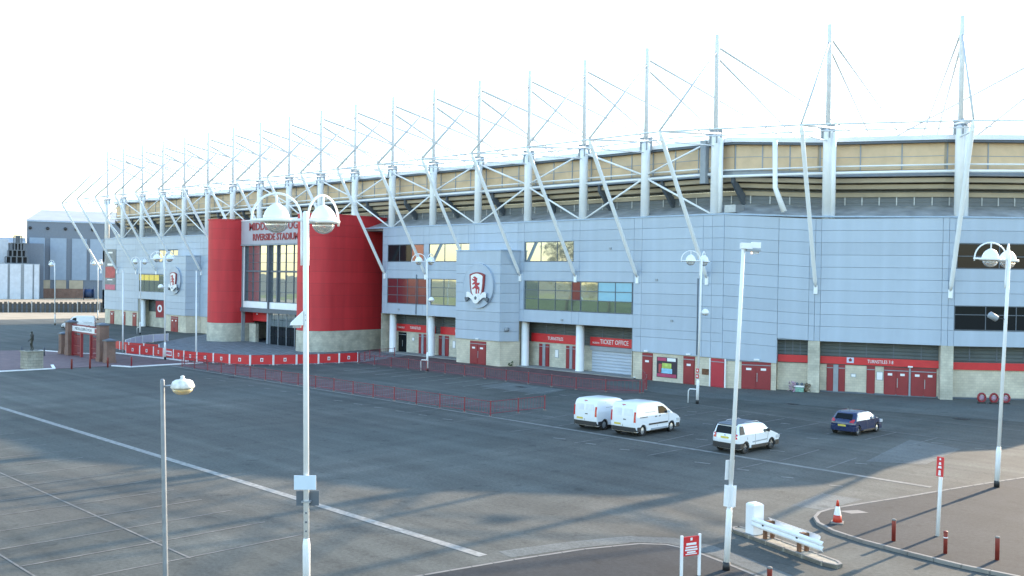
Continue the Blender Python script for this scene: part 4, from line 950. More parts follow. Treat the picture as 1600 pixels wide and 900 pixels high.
# flood lamp pole with sign plates
fp = empty('floodlight_pole', (-19.14, 28.95, .04), 0, 'slim white pole with a box floodlight and side plates by the guard rail', 'lamp post')
XR = Matrix.Rotation(math.atan2(CR.y, CR.x), 4, 'Z')
q = MB(); q.lathe([(.125, 0), (.125, .28)], n=14); q.build('base_sleeve', 'black', fp)
q = MB(); q.lathe([(.105, .28), (.105, 2.0), (.075, 2.12)], n=14); q.build('lower_shaft', 'lamp_white', fp)
q = MB(); q.lathe([(.075, 2.1), (.062, 10.85), (.03, 10.9)], n=14); q.build('pole', 'lamp_white', fp)
q = MB(); q.X = XR; q.box(-.10, .28, -.13, .13, 10.86, 11.06); q.box(.28, .55, -.15, .15, 10.90, 11.10); hd = q.build('flood_unit', 'lamp_white', fp)
q = MB(); q.X = XR; q.box(.10, .56, -.14, .14, 10.78, 10.855); q.build('lamp_glass', 'grey_mid', hd)
q = MB(); q.X = XR; q.box(.29, .50, -.10, .10, 10.70, 10.775); q.build('lamp_bowl', 'bowl', hd)
for a, y0, y1, z0 in ((2.45, .07, .10, 2.15), (.55, -.10, -.07, 2.15), (.5, .08, .11, 3.05)):
    q = MB(); q.X = XR @ Matrix.Rotation(a, 4, 'Z'); q.box(-.18, .18, y0, y1, z0, z0+.72 if z0 < 3 else z0+.66); q.build('sign_plate', 'white', fp)
lean(fp, .036)

# ------------------------------------------------------------------ flag poles
for (x, y, h, lab) in ((-103.9, 52.7, 9.9, 'bare white flagpole in front of the left red drum'), (-121.5, 52.0, 9.8, 'bare white flagpole right beside the brick gateway')):
    f = empty('flagpole', (x, y, 0), 0, lab, 'flagpole', 'white flagpoles at the entrance')
    q = MB(); q.lathe([(.10, 0), (.085, 4), (.05, h)], n=12); q.build('pole', 'lamp_white', f)
    q = MB(); q.lathe([(.05, h-.02), (.09, h+.05), (.05, h+.14), (0, h+.16)], n=10); q.build('finial', 'lamp_white', f)
    lean(f, -.01)

# ------------------------------------------------------------------ barriers
def path_pts(path, step):
    segs = [(Vector(a), Vector(c)) for a, c in zip(path, path[1:])]; out = []
    L = sum((c-a).length for a, c in segs); n = max(1, round(L/step)); st = L/n
    def at(d):
        for a, c in segs:
            l = (c-a).length
            if d <= l+1e-6: return a+(c-a)*(d/l)
            d -= l
        return segs[-1][1]
    return [(at(k*st), at((k+1)*st)) for k in range(n)]
BP = {}
def barrier(a, c, lab, group, m, emblem, style=0):
    mid = (a+c)/2; an = math.atan2((c-a).y, (c-a).x); L = (c-a).length
    r = empty('crowd_barrier', (mid.x, mid.y, 0), an, lab, 'barrier', group)
    q = MB(); q.box(-L/2+.10, L/2-.10, -.03, .03, .10, 1.06); p = q.build('board', m, r)
    q = MB(); q.box(-L/2+.02, -L/2+.09, -.05, .05, 0, 1.12); q.build('end_post', 'steel_white', r)
    q = MB(); q.box(L/2-.09, L/2-.02, -.05, .05, 0, 1.12); q.build('end_post', 'steel_white', r)
    q = MB(); q.box(-L/2+.1, L/2-.1, -.035, .035, 1.062, 1.10); q.build('top_rail', 'steel_white' if m == 'lilac' else 'red_fence', r)
    for s in (-.35, .35): q = MB(); q.box(s*L-.04, s*L+.04, -.28, .28, .0, .05); q.build('foot', 'steel_grey', r)
    if emblem == 1:
        q = MB(); q.box(-.15, .15, -.042, -.032, .38, .76); e = q.build('emblem', 'white', p)
        q = MB(); q.prism([(-.08, -.05, .62), (0, -.05, .70), (.08, -.05, .62), (.05, -.05, .44), (-.05, -.05, .44)], [(-.08, -.043, .62), (0, -.043, .70), (.08, -.043, .62), (.05, -.043, .44), (-.05, -.043, .44)]); q.build('emblem_shield', 'maroon', p)
    if emblem == 2:
        q = MB(); q.box(-L*.33, L*.33, -.042, -.032, .3, .85); q.build('printed_panel', 'white', p)
        q = MB(); q.box(-L*.3, L*.3, -.050, -.043, .42, .72); q.build('print_block', 'banner_pink', p)
    return r
RG = 'red emblem barriers round the entrance paving'
bars = path_pts([(-118.1, 50.9), (-113.6, 52.15), (-104.3, 52.25), (-100.2, 53.5), (-98, 54.0), (-96, 55.5), (-94.5, 59.3), (-93.5, 63.6), (-93.4, 66.9)], 2.42)
for k, (a, c) in enumerate(bars):
    if k == 3: barrier(a, c, 'red barrier with a white printed panel right of the bannered lamp', RG, 'red_sign', 2)
    elif k == len(bars)-1: barrier(a, c, 'red barrier at the right end of the row by the block wall', RG, 'red_sign', 1)
    elif k == 0: barrier(a, c, 'red barrier at the left end of the emblem row by the flagpole', RG, 'red_sign', 1)
    else:
        od = ('second', 'third', 'fourth', 'fifth', 'sixth', 'seventh', 'eighth', 'ninth', 'tenth', 'eleventh', 'twelfth', 'thirteenth', 'fourteenth', 'fifteenth')
        if k < 3: lb_ = 'red emblem barrier, %s from the left, before the printed one' % od[k-1]
        elif k < len(bars)-1: lb_ = 'red emblem barrier, %s to the right of the white printed one' % ('first',) [0] if k == 4 else 'red emblem barrier, %s to the right of the white printed one' % od[k-5]
        barrier(a, c, lb_, RG, 'red_sign', 1)
for k, (a, c) in enumerate(path_pts([(-126.8, 53.2), (-122.6, 52.5), (-116.5, 54.3)], 2.5)):
    barrier(a, c, 'plain red barrier in the rear row by the flagpole, %s from the left' % ('first', 'second', 'third', 'fourth', 'fifth', 'sixth')[k], 'plain red barriers behind the gateway', 'red_sign', 0)
for k, (a, c) in enumerate(path_pts([(-126.6, 54.5), (-131.2, 57.6), (-135.3, 61.2), (-137.0, 65.2)], 3.4)):
    barrier(a, c, 'pale lilac barrier near the left facade, %s from the gateway' % ('first', 'second', 'third', 'fourth', 'fifth', 'sixth')[k], 'pale barriers before the left facade', 'lilac', 0)

# ------------------------------------------------------------------ red railings
def railing(name, runs, lab, step, h=1.12):
    x0, y0 = runs[0][0]; r = empty(name, (x0, y0, 0), 0, lab, 'railing')
    O = Vector((x0, y0)); seen = set(); inf = MB()
    for path in runs:
        pts = path_pts(path, step); ends = [pts[0][0]] + [c for a, c in pts]
        for p in ends:
            key = (round(p.x, 1), round(p.y, 1))
            if key in seen: continue
            seen.add(key); q = MB(); d = p-O; q.box(d.x-.035, d.x+.035, d.y-.035, d.y+.035, 0, h); pst = q.build('post', 'red_fence', r)
            q = MB(); q.box(d.x-.09, d.x+.09, d.y-.09, d.y+.09, 0, .07); q.build('post_foot', 'kerb', pst)
            q = MB(); q.box(d.x-.04, d.x+.04, d.y-.04, d.y+.04, h, h+.04); q.build('post_cap', 'kerb', pst)
        for a, c in pts:
            a2, c2 = a-O, c-O
            for z, rr in ((h-.06, .024), (.22, .022)): q = MB(); q.tube([(a2.x, a2.y, z), (c2.x, c2.y, z)], rr, 6); q.build('rail', 'red_fence', r)
            n = int((c-a).length/.30)
            for k in range(1, n): p = a2+(c2-a2)*k/n; inf.box(p.x-.007, p.x+.007, p.y-.007, p.y+.007, .22, h-.06)
    o = inf.build('infill_bars', 'red_fence', r); o['kind'] = 'stuff'
railing('railing', [[(-98.5, 48.4), (-51.65, 48.4)], [(-51.65, 48.4), (-51.65, 53.9)]], 'long red railing along the near edge of the fenced parking strip', 2.75)
railing('railing', [[(-92, 66.0), (-58, 66.0), (-54.3, 68.5)]], 'long red railing in front of the turnstiles and ticket office', 3.0)
railing('railing', [[(-92.3, 66.3), (-96.5, 71.2), (-97.2, 75.0)]], 'short red railing beside the right red drum', 2.4, 1.1)
railing('railing', [[(-54.3, 68.9), (-56.2, 72), (-60.4, 76.6)]], 'red railing turning back to the facade by the single doors', 2.6, 1.1)
railing('railing', [[(-101.2, 50.0), (-99.4, 51.6)]], 'short red hoop railing in front of the printed barrier', 2.4, 1.05)

# ------------------------------------------------------------------ gateway
gw = empty('brick_gateway', (-114.5, 44.8, 0), 0, 'red brick gateway with tall piers, red iron gates and a white name board', 'gateway')
gd = (Vector((-107.34, 44.49))-Vector((-121.77, 45.08))); ga = math.atan2(gd.y, gd.x)
q0 = Vector((-121.77, 45.08))
gw.location = (q0.x, q0.y, 0); gw.rotation_euler.z = ga
for x, h, wd in ((0, 2.5, .95), (2.35, 4.0, 1.0), (12.4, 4.1, 1.0), (14.45, 2.5, .95)):
    q = MB(); q.box(x-wd/2, x+wd/2, -wd/2, wd/2, 0, h-.18); pr = q.build('pier', 'brick', gw)
    q = MB(); q.box(x-wd/2-.1, x+wd/2+.1, -wd/2-.1, wd/2+.1, h-.178, h-.05); q.prism([(x-.1, -.1, h+.12), (x+.1, -.1, h+.12), (x+.1, .1, h+.12), (x-.1, .1, h+.12)], [(x-wd/2-.05, -wd/2-.05, h-.05), (x+wd/2+.05, -wd/2-.05, h-.05), (x+wd/2+.05, wd/2+.05, h-.05), (x-wd/2-.05, wd/2+.05, h-.05)]); q.build('pier_cap', 'grey_dark', pr)
    q = MB(); q.box(x-wd/2-.06, x+wd/2+.06, -wd/2-.06, wd/2+.06, 0, .35); q.build('pier_base', 'brick', pr)
for x0, x1 in ((.5, 1.83), (12.92, 13.95)):
    q = MB(); q.box(x0, x1, -.2, .2, 0, .85); q.build('low_wall', 'brick', gw)
for x in (3.05, 5.9, 8.9, 11.75): q = MB(); q.box(x-.13, x+.13, -.13, .13, 0, 2.75); q.build('gate_post', 'maroon', gw)
for z in (2.72, 3.55): q = MB(); q.box(2.88, 11.88, -.07, .07, z, z+.14); q.build('overthrow_beam', 'red_fence', gw)
q = MB(); q.box(3.0, 11.7, -.09, -.03, 2.90, 3.50); nb = q.build('name_board', 'white', gw)
me = text_mesh('MIDDLESBROUGH', .46, .012)
for v in me.vertices: c = v.co.copy(); v.co = Vector((6.6+c.x*1.45, -.095-c.z, 3.2+c.y))
me.materials.clear(); me.materials.append(M['grey_dark']); link('board_lettering', me, nb)
q = MB(); q.box(10.2, 10.75, -.10, -.092, 2.95, 3.45); q.build('board_emblem', 'maroon', nb)
for x0, x1 in ((3.2, 5.75), (9.05, 11.6)):
    q = MB()
    for z in (.25, 1.2, 2.25): q.box(x0, x1, -.03, .03, z, z+.07)
    f = q.build('gate_rails', 'maroon', gw); f['kind'] = 'stuff'
    q = MB()
    for k in range(18): x = x0+(x1-x0)*(k+.5)/18; q.box(x-.014, x+.014, -.014, .014, .1, 2.5)
    f = q.build('gate_bars', 'maroon', gw); f['kind'] = 'stuff'

# ------------------------------------------------------------------ statue
pd = empty('stone_pedestal', (-104.95, 35.75, .03), .1, 'pale stone block plinth under the bronze figure', 'plinth')
for k in range(4):
    for j in range(3):
        q = MB(); o_ = .32 if k % 2 else 0
        xs_ = [-.78, -.28+o_*.7, .28+o_*.4, .78]
        q.box(xs_[j]+.01, xs_[j+1]-.01, -.78, .78, k*.42+.005, k*.42+.412); q.build('stone', 'stone', pd)
q = MB(); q.box(-.84, .84, -.84, .84, 1.685, 1.78); q.build('cap_stone', 'stone', pd)
def figure(name, loc, rz, label, m):
    J = [(0,0,1.06),(0,0,1.28),(0,.02,1.50),(0,.03,1.66),(0,.05,1.80),(0,.05,1.92),  # 0 pelvis 1 waist 2 chest 3 neck 4 head 5 crown
         (.21,.02,1.55),(.42,.18,1.38),(.58,.40,1.34),(.64,.47,1.33), (-.21,.02,1.55),(-.36,-.16,1.30),(-.44,-.02,1.08),(-.46,.05,1.02),
         (.11,.02,1.0),(.18,.26,.60),(.16,.14,.14),(.17,.34,.06), (-.11,-.02,1.0),(-.14,-.06,.54),(-.13,-.22,.12),(-.13,-.02,.04)]
    E = [(0,1),(1,2),(2,3),(3,4),(4,5),(2,6),(6,7),(7,8),(8,9),(2,10),(10,11),(11,12),(12,13),(0,14),(14,15),(15,16),(16,17),(0,18),(18,19),(19,20),(20,21)]
    Rr = [.165,.145,.175,.068,.115,.085,.085,.062,.045,.045,.085,.062,.045,.045,.115,.075,.055,.05,.115,.075,.055,.05]
    me = bpy.data.meshes.new(name); me.from_pydata(J, E, []); o = bpy.data.objects.new(name, me); COL.objects.link(o)
    o.modifiers.new('skin', 'SKIN'); sub_ = o.modifiers.new('sub', 'SUBSURF'); sub_.levels = 2
    for v, r in zip(me.skin_vertices[0].data, Rr): v.radius = (r, r)
    me.skin_vertices[0].data[0].use_root = True
    bpy.context.view_layer.update()
    m2 = bpy.data.meshes.new_from_object(o.evaluated_get(bpy.context.evaluated_depsgraph_get()))
    bpy.data.objects.remove(o); m2.materials.clear(); m2.materials.append(M[m]); m2.polygons.foreach_set('use_smooth', [True]*len(m2.polygons))
    r = empty(name, loc, rz, label, 'statue'); link('body', m2, r)
    for sx in (-1, 1):      # nose, ears, feet and hands stay modest at this size
        q = MB(); q.lathe([(0, -.02), (.03, 0), (0, .02)], (sx*.11, .05, 1.80), 8, 'x'); q.build('ear', m, r)
    q = MB(); q.prism([(-.02, .155, 1.83), (.02, .155, 1.83), (.025, .185, 1.775), (-.025, .185, 1.775)], [(-.02, .12, 1.83), (.02, .12, 1.83), (.03, .12, 1.77), (-.03, .12, 1.77)]); q.build('nose', m, r)
    for hx, hy, hz, sg in ((.66, .49, 1.33, 1), (-.46, .07, .99, -1)):
        for k in range(4):
            q = MB(); d = Vector((.05*sg, .09, -.01 if sg > 0 else -.08)).normalized(); s0 = Vector((hx, hy, hz+.03-.022*k)); q.tube([s0, s0+d*.06, s0+d*.06+Vector((0, .02, -.05))], [.013, .012, .009], 6); q.build('finger', m, r)
        q = MB(); s0 = Vector((hx-.02*sg, hy, hz+.03)); q.tube([s0, s0+Vector((-.02*sg, .05, .03))], [.015, .011], 6); q.build('thumb', m, r)
    q = MB(); q.box(-.4, .4, -.4, .5, -.05, .02); q.build('bronze_base', m, r)
    return r
figure('footballer_statue', (-104.95, 35.75, 1.83), 2.3, 'dark bronze footballer figure striding with one arm out on a stone plinth', 'bronze')

# ------------------------------------------------------------------ bollards, cone, signs, guard rail
def bollard(loc, h, r, lab, group, band=False, cap='bollard_red', m='bollard_red'):
    o = empty('bollard', loc, 0, lab, 'bollard', group)
    q = MB(); q.lathe([(r, -.05), (r, h-.03), (r*.85, h)], n=14); p = q.build('post', m, o)
    q = MB(); q.lathe([(r+.008, h-.045), (r+.008, h-.015), (r*.8, h+.012), (0, h+.016)], n=14); q.build('cap', cap, o)
    if band: q = MB(); q.lathe([(r+.006, h*.70), (r+.006, h*.75)], n=14); q.build('white_band', 'white', o)
    return o
bg = 'red bollards in the near corner'
bollard((-16.95, 36.76, .118), .82, .075, 'plain red bollard between the cone and the tall red sign post', bg, cap='kerb')
bollard((-14.9, 36.48, .118), .80, .07, 'red bollard with a white band right of the tall sign post', bg, True)
bollard((-13.32, 37.05, .118), .82, .075, 'plain red bollard farthest right on the kerbed footway', bg, cap='kerb')
bollard((-17.66, 29.25, .042), .36, .085, 'red bollard at the bottom edge below the guard rail', bg, cap='kerb')
for k, (x, y) in enumerate(((-102.5, 38.7), (-102.2, 40.4), (-102.45, 42.3))):
    bollard((x, y, 0), 1.0, .09, ('thin red bollard nearest the stone plinth', 'middle thin red bollard across the plaza mouth', 'thin red bollard nearest the right gate pier')[k], 'red bollards across the plaza mouth')
for k, (x, y) in enumerate(((-122.0, 40.4), (-120.0, 42.2), (-127, 36))):
    bollard((x, y, .03), .95, .09, ('dark bollard left of the statue at the plaza back', 'dark bollard right behind the statue', 'dark bollard far left at the plaza back')[k], 'dark bollards behind the statue', m='grey_dark', cap='grey_dark')
bollard((-101.6, 44.4, .03), 1.0, .08, 'dark red bollard at the foot of the right low pier', 'red bollards across the plaza mouth', m='maroon')
cn = empty('traffic_cone', (-19.75, 37.75, .118), .4, 'red and white traffic cone on the footway kerb corner', 'traffic cone')
q = MB(); q.box(-.24, .24, -.24, .24, 0, .05); q.build('base', 'kerb', cn)
q = MB(); q.lathe([(.185, .05), (.145, .33)], n=20); q.build('lower_band', 'cone', cn)
q = MB(); q.lathe([(.146, .331), (.075, .68)], n=20, cap=False); q.build('reflective_sleeve', 'white', cn)
q = MB(); q.lathe([(.074, .681), (.04, .90), (.03, .92)], n=20); q.build('top_band', 'cone', cn)
tp = empty('sign_post', (-16.16, 38.81, .118), 0, 'tall white post with a narrow red sign on the right footway', 'sign')
q = MB(); q.lathe([(.075, -.05), (.07, 2.3), (.06, 3.0)], n=12); q.build('post', 'lamp_white', tp)
q = MB(); q.X = XR @ Matrix.Rotation(-.9, 4, 'Z'); q.box(-.14, .14, -.10, -.07, 2.30, 3.05); sp_ = q.build('sign_face', 'red_sign', tp)
for z, w_, h_ in ((2.97, .07, .08), (2.80, .10, .10), (2.66, .15, .09), (2.44, .11, .20)):
    q = MB(); q.X = XR @ Matrix.Rotation(-.9, 4, 'Z'); q.prism([(-w_/2, -.112, z-h_/2), (w_/2, -.112, z-h_/2), (w_/3, -.112, z+h_/2), (-w_/3, -.112, z+h_/2)], [(-w_/2, -.102, z-h_/2), (w_/2, -.102, z-h_/2), (w_/3, -.102, z+h_/2), (-w_/3, -.102, z+h_/2)]); q.build('sign_mark', 'white', sp_)
lean(tp, .035)
ls = empty('low_sign', (-19.5, 27.4, .042), math.atan2(27.95-27.0, -19.32+19.62), 'small red notice sign between two white posts at the bottom edge', 'sign')
for x in (-.36, .36): q = MB(); q.box(x-.04, x+.04, -.035, .035, -.05, 1.38); q.build('post', 'white', ls)
q = MB(); q.box(-.312, .312, -.03, .01, .70, 1.33); sf = q.build('sign_face', 'red_sign', ls)
for z, w_, h_ in ((1.25, .08, .09), (1.09, .40, .075), (.98, .46, .05), (.90, .50, .05), (.82, .34, .05), (.76, .46, .03)):
    q = MB(); q.box(-w_/2, w_/2, -.042, -.032, z-h_/2, z+h_/2); q.build('sign_line', 'white', sf)
# guard rail island
isl = [(-22.05, 34.15), (-22.15, 33.85), (-21.9, 33.55), (-17.3, 32.02), (-16.75, 32.05), (-16.7, 32.35), (-17.0, 32.62), (-21.6, 34.2)]
struct(MB().slab(isl, -.05, .12).build('kerbed_islet', 'islet'))
kerb('islet_kerb', isl + isl[:1], .12, .145)
gr = empty('guard_rail', (-21.05, 33.72, .12), math.atan2(32.3-33.76, -17.0+21.04), 'short white crash barrier with a thick square end post on a small kerbed island', 'guard rail')
q = MB(); q.box(-.24, .24, -.24, .24, -.05, 1.12); q.prism([(-.17, -.17, 1.18), (.17, -.17, 1.18), (.17, .17, 1.18), (-.17, .17, 1.18)], [(-.24, -.24, 1.12), (.24, -.24, 1.12), (.24, .24, 1.12), (-.24, .24, 1.12)]); q.build('end_post', 'white', gr)
def wbeam(x0, x1, y, s):
    prof = [(0, .34), (.06*s, .40), (.06*s, .46), (0, .52), (.06*s, .58), (.06*s, .64), (0, .70)]
    b = MB(); top = [(y+py, pz) for py, pz in prof] + [(y+py-.012*s, pz) for py, pz in prof[::-1]]
    b.prism([(x0, py, pz) for py, pz in top], [(x1, py, pz) for py, pz in top]); return b
wbeam(.2, 4.1, -.26, -1).build('front_beam', 'white', gr); wbeam(.5, 3.3, .26, 1).build('rear_beam', 'white', gr)
for x in (.85, 2.75):
    for y in (-.17, .17): q = MB(); q.box(x-.06, x+.06, y-.06, y+.06, -.05, .66); q.build('post', 'rust', gr)
    q = MB(); q.box(x-.09, x+.09, -.10, .10, .60, .68); q.build('spacer', 'rust', gr)
    for y in (-.27,): q = MB(); q.cbox((x, y-.01, .52), (.07, .05, .06)); q.build('bolt', 'black', gr)

# ------------------------------------------------------------------ flowers and hoops by the wall
def clump(name, loc, lab, m, spread, h, n, cat):
    b = MB(); rr = random.Random(n)
    for k in range(n):
        x, y = rr.uniform(-spread, spread), rr.uniform(-.2, .2); z = rr.uniform(.02, h); s = rr.uniform(.03, .08)
        a = rr.uniform(0, PI); q = MB(); c = Vector((x, y, z)); u_ = Vector((math.cos(a), math.sin(a), .3))*s; v_ = Vector((rr.uniform(-1, 1), rr.uniform(-1, 1), 1)).normalized()*s
        b.poly([c-u_-v_, c+u_-v_, c+u_+v_, c-u_+v_])
    o = b.build(name, m); o.location = loc; return tag(o, lab, cat)
random.seed(11)
clump('flower_tribute', (-46.95, 81.0, .01), 'faded pink flowers heaped against the block wall', 'flower', .38, .85, 110, 'flowers')
clump('dry_bouquet', (-45.75, 81.45, .01), 'brown dry stems leaning by the block pillar', 'dry', .3, .75, 80, 'flowers')
wr = empty('green_planter', (-46.35, 81.2, .01), .4, 'white topped green tribute box between the flowers', 'planter')
q = MB(); q.box(-.38, .38, -.2, .2, 0, .42); q.build('box', 'flower2', wr); q = MB(); q.box(-.42, .42, -.24, .24, .425, .55); q.build('lid', 'white', wr)
for x in (-.2, .2): q = MB(); q.lathe([(0, .55), (.12, .62), (.13, .75), (0, .84)], (x, 0, 0), 10); q.build('wreath_top', 'grey_dark', wr)
clump('weed_patch', (-80.0, 77.3, .1), 'patch of green weeds at the foot of the crest tower', 'weed', .9, .5, 90, 'weeds')
for k, (x, y) in enumerate(((-32.3, 85.75), (-31.55, 86.35), (-30.85, 87.0))):
    h = empty('wheel_stand', (x, y, 0), aC, ('dark ringed wreath on a stand, left of the three by the wall', 'dark ringed wreath on a stand, middle of the three by the wall', 'dark ringed wreath on a stand, right of the three behind the lamp')[k], 'wreath', 'wreaths on stands by the corner wall')
    q = MB(); q.tube([(.30*math.cos(2*PI*t/20), 0, .5+.34*math.sin(2*PI*t/20)) for t in range(21)], .085, 8); q.build('ring', 'maroon', h)
    q = MB(); q.lathe([(0, -.03), (.22, -.03), (.22, .03), (0, .03)], (0, .04, .48), 14, 'y'); q.build('centre', 'flower', h)
    q = MB(); q.box(-.3, .3, -.12, .12, 0, .14); q.build('foot', 'black', h)

# ------------------------------------------------------------------ vehicles (local: +Y forward, origin under the middle)
def arc(yc, r, n=9): return [(yc+r*math.cos(PI*k/n), .30+r*math.sin(PI*k/n)*1.02) for k in range(n+1)]
def vehicle(name, loc, rz, label, cat, S, group=None):
    r = empty(name, loc, rz, label, cat, group); W, zb, H, tk = S['W'], S['belt'], S['H'], S['tumble']
    def hw(z): return W/2*(1 - tk*max(0, z-zb)/(H-zb))
    outl = [S['outline'][0]]
    for p0, p1 in zip(S['outline'], S['outline'][1:]):
        if (p0[1]-zb)*(p1[1]-zb) < -1e-9: outl.append((p0[0]+(p1[0]-p0[0])*(zb-p0[1])/(p1[1]-p0[1]), zb))
        outl.append(p1)
    ib = [i for i, q_ in enumerate(outl) if abs(q_[1]-zb) < 1e-6]; i0b, i1b = ib[0], ib[-1]
    yf, yr, wr = S['wf'], S['wr'], S['wrad']; ar = wr+.055
    low = arc(yf, ar) + arc(yr, ar)          # front to back along the bottom
    prof = outl + [(S['L']/2-.10, .26)] + low + [(-S['L']/2+.12, .26)]
    cy = 0; cz = H*.5
    st = [(-1, .055), (-.97, .02), (-.90, 0), (-.45, -.006), (0, -.008), (.45, -.006), (.90, 0), (.97, .02), (1, .055)]
    b = MB(); rings = []
    for t, ins in st:
        ring = []
        for y, z in prof:
            d = Vector((y-cy, z-cz)); y2, z2 = y, z
            if z > .35 or abs(y) > S['L']/2-.15:
                ly = max(0, abs(y)-(S['L']/2-1.0)); y2 = y - math.copysign(ins*(1 if ly > .3 else 0), y) - math.copysign(S.get('bow', .10)*(t**4)*(1 if ly > .55 else 0), y)
                z2 = z - (ins*.9 if z > zb+.15 else 0) - (0 if z < zb+.3 else .012*t*t)
            ring.append(b.pt((t*hw(z2), y2, z2)))
        rings.append(ring)
    n = len(prof)
    for a, c in zip(rings, rings[1:]):
        for j in range(n):
            k = (j+1) % n; z_ = max(prof[j][1], prof[k][1]); b.face((a[j], a[k], c[k], c[j]), z_ > .5)
    for ring in (rings[0], rings[-1]):
        co = [b.v[i] for i in ring]; dup_ = lambda ids: b.face([b.pt(co[i]) for i in ids])
        dup_(list(range(i0b, i1b+1)))                       # upper side
        dup_(list(range(0, i0b+1)) + list(range(i1b, n)))   # lower side with the wheel arches
    body = b.build('body', S['paint'], r)
    def sidepoly(nm, pts, m, out=.012, parent=None, sides=(-1, 1), thick=.02):
        for sx in sides:
            q = MB(); f = [(sx*(hw(z)+out), y, z) for y, z in pts]; g = [(sx*(hw(z)+out-thick), y, z) for y, z in pts]
            q.prism(f, g); q.build(nm, m, parent or r)
    def yrear(z):
        o = S['outline']
        for (y0, z0), (y1, z1) in zip(o, o[1:]):
            if min(z0, z1)-1e-6 <= z <= max(z0, z1)+1e-6 and y0 < 0: return y0+(y1-y0)*(z-z0)/((z1-z0) or 1)
        return -S['L']/2
    def rearpoly(nm, pts, m, out=.012, parent=None, thick=.03):
        q = MB(); bow = lambda x: S.get('bow', .10)*(abs(x)/(W/2))**4
        f = [(x, yrear(z)-out+bow(x), z) for x, z in pts]; g = [(x, yrear(z)-out+thick+bow(x), z) for x, z in pts]; q.prism(f, g); return q.build(nm, m, parent or r)
    for w_ in S['side']: sidepoly('side_window', w_, S.get('sideglass', 'car_glass'))
    for w_ in S.get('seams', []):
        for (y0, z0), (y1, z1) in zip(w_, w_[1:]):
            d = Vector((y1-y0, z1-z0)).normalized(); nx, nz = -d.y*.009, d.x*.009
            sidepoly('door_seam', [(y0+nx, z0+nz), (y1+nx, z1+nz), (y1-nx, z1-nz), (y0-nx, z0-nz)], 'black', .004)
    for nm, pts, m in S.get('sideparts', []): sidepoly(nm, pts, m, .022, thick=.04)
    for nm, pts, m in S['rear']: rearpoly(nm, pts, m, .045 if nm == 'rear_window' else .02, thick=.06)
    # windscreen and front parts
    (ya, za), (yb, zb2) = S['screen']; k = .86
    q = MB(); q.prism([(-hw(za)*k, ya+.02, za+.012), (hw(za)*k, ya+.02, za+.012), (hw(zb2)*k*1.03, yb+.02, zb2+.012), (-hw(zb2)*k*1.03, yb+.02, zb2+.012)], [(-hw(za)*k, ya-.01, za-.012), (hw(za)*k, ya-.01, za-.012), (hw(zb2)*k*1.03, yb-.01, zb2-.012), (-hw(zb2)*k*1.03, yb-.01, zb2-.012)]); q.build('windscreen', 'car_glass', r)
    # bumpers wrap round the corners
    for nm, y0, sgn, z0, z1 in (('rear_bumper', -S['L']/2, -1, S['rb'][0], S['rb'][1]), ('front_bumper', S['L']/2, 1, .24, .52)):
        b2 = MB(); w2 = W/2+.012; dp = S.get('bd', .55); pts = [(-w2, y0-sgn*dp), (-w2, y0-sgn*.22), (-w2+.07, y0-sgn*.07), (-w2*.72, y0+sgn*.02), (w2*.72, y0+sgn*.02), (w2-.07, y0-sgn*.07), (w2, y0-sgn*.22), (w2, y0-sgn*dp)]
        b2.slab(pts, z0, z1); b2.build(nm, S['bumper'], r)
    for sx in (-1, 1):
        q = MB(); q.box(sx*W/2-.12 if sx > 0 else -W/2-.02, W/2+.02 if sx > 0 else -W/2+.12, S['L']/2-.5, S['L']/2-.12, .62, .80); q.build('headlight', 'head', r)
        zm = zb+.04; q = MB(); c = (sx*(W/2+.10), S['mirror'], zm+.08); q.cbox(c, (.17, .12, .17)); q.build('mirror', S.get('mircol', S['paint']), r)
        for wy in (yf, yr):
            c = (sx*(W/2-.115), wy, wr); w_ = .105
            q = MB(); q.lathe([(wr*.62, -w_), (wr*.93, -w_), (wr, -w_*.7), (wr, w_*.7), (wr*.93, w_), (wr*.62, w_), (wr*.62, -w_)], c, 28, 'x', cap=False); wh = q.build('wheel', 'tyre', r)
            q = MB(); xo = sx*w_*.72; q.lathe([(0, xo+sx*.012), (wr*.16, xo+sx*.012), (wr*.2, xo-sx*.005), (wr*.62, xo-sx*.03)], c, 28, 'x', cap=False); q.build('hub_plate', 'black' if S.get('spokes') else S['rim'], wh)
            q = MB()
            for k in range(S.get('nsp', 5)):
                a = 2*PI*k/S.get('nsp', 5)+.3; d = Vector((0, math.cos(a), math.sin(a))); e = Vector((0, -math.sin(a), math.cos(a))); C0_ = Vector(c)+Vector((xo+sx*.015, 0, 0)); C1_ = Vector(c)+Vector((xo-sx*.012, 0, 0))
                w1, w2 = .035, .055
                q.prism([C0_+d*.03+e*w1, C0_+d*.03-e*w1, C1_+d*wr*.6-e*w2, C1_+d*wr*.6+e*w2], [C0_+d*.03+e*w1-Vector((sx*.03, 0, 0)), C0_+d*.03-e*w1-Vector((sx*.03, 0, 0)), C1_+d*wr*.6-e*w2-Vector((sx*.03, 0, 0)), C1_+d*wr*.6+e*w2-Vector((sx*.03, 0, 0))])
            q.build('rim', S['rim'], wh)
    q = MB(); q.box(-W/2+.22, W/2-.22, -S['L']/2+.4, S['L']/2-.4, .18, .42); q.build('underbody', 'black', r)
    for nm, fn in S.get('extra', []):
        q = MB(); fn(q); q.build(nm[0], nm[1], r)
    return r
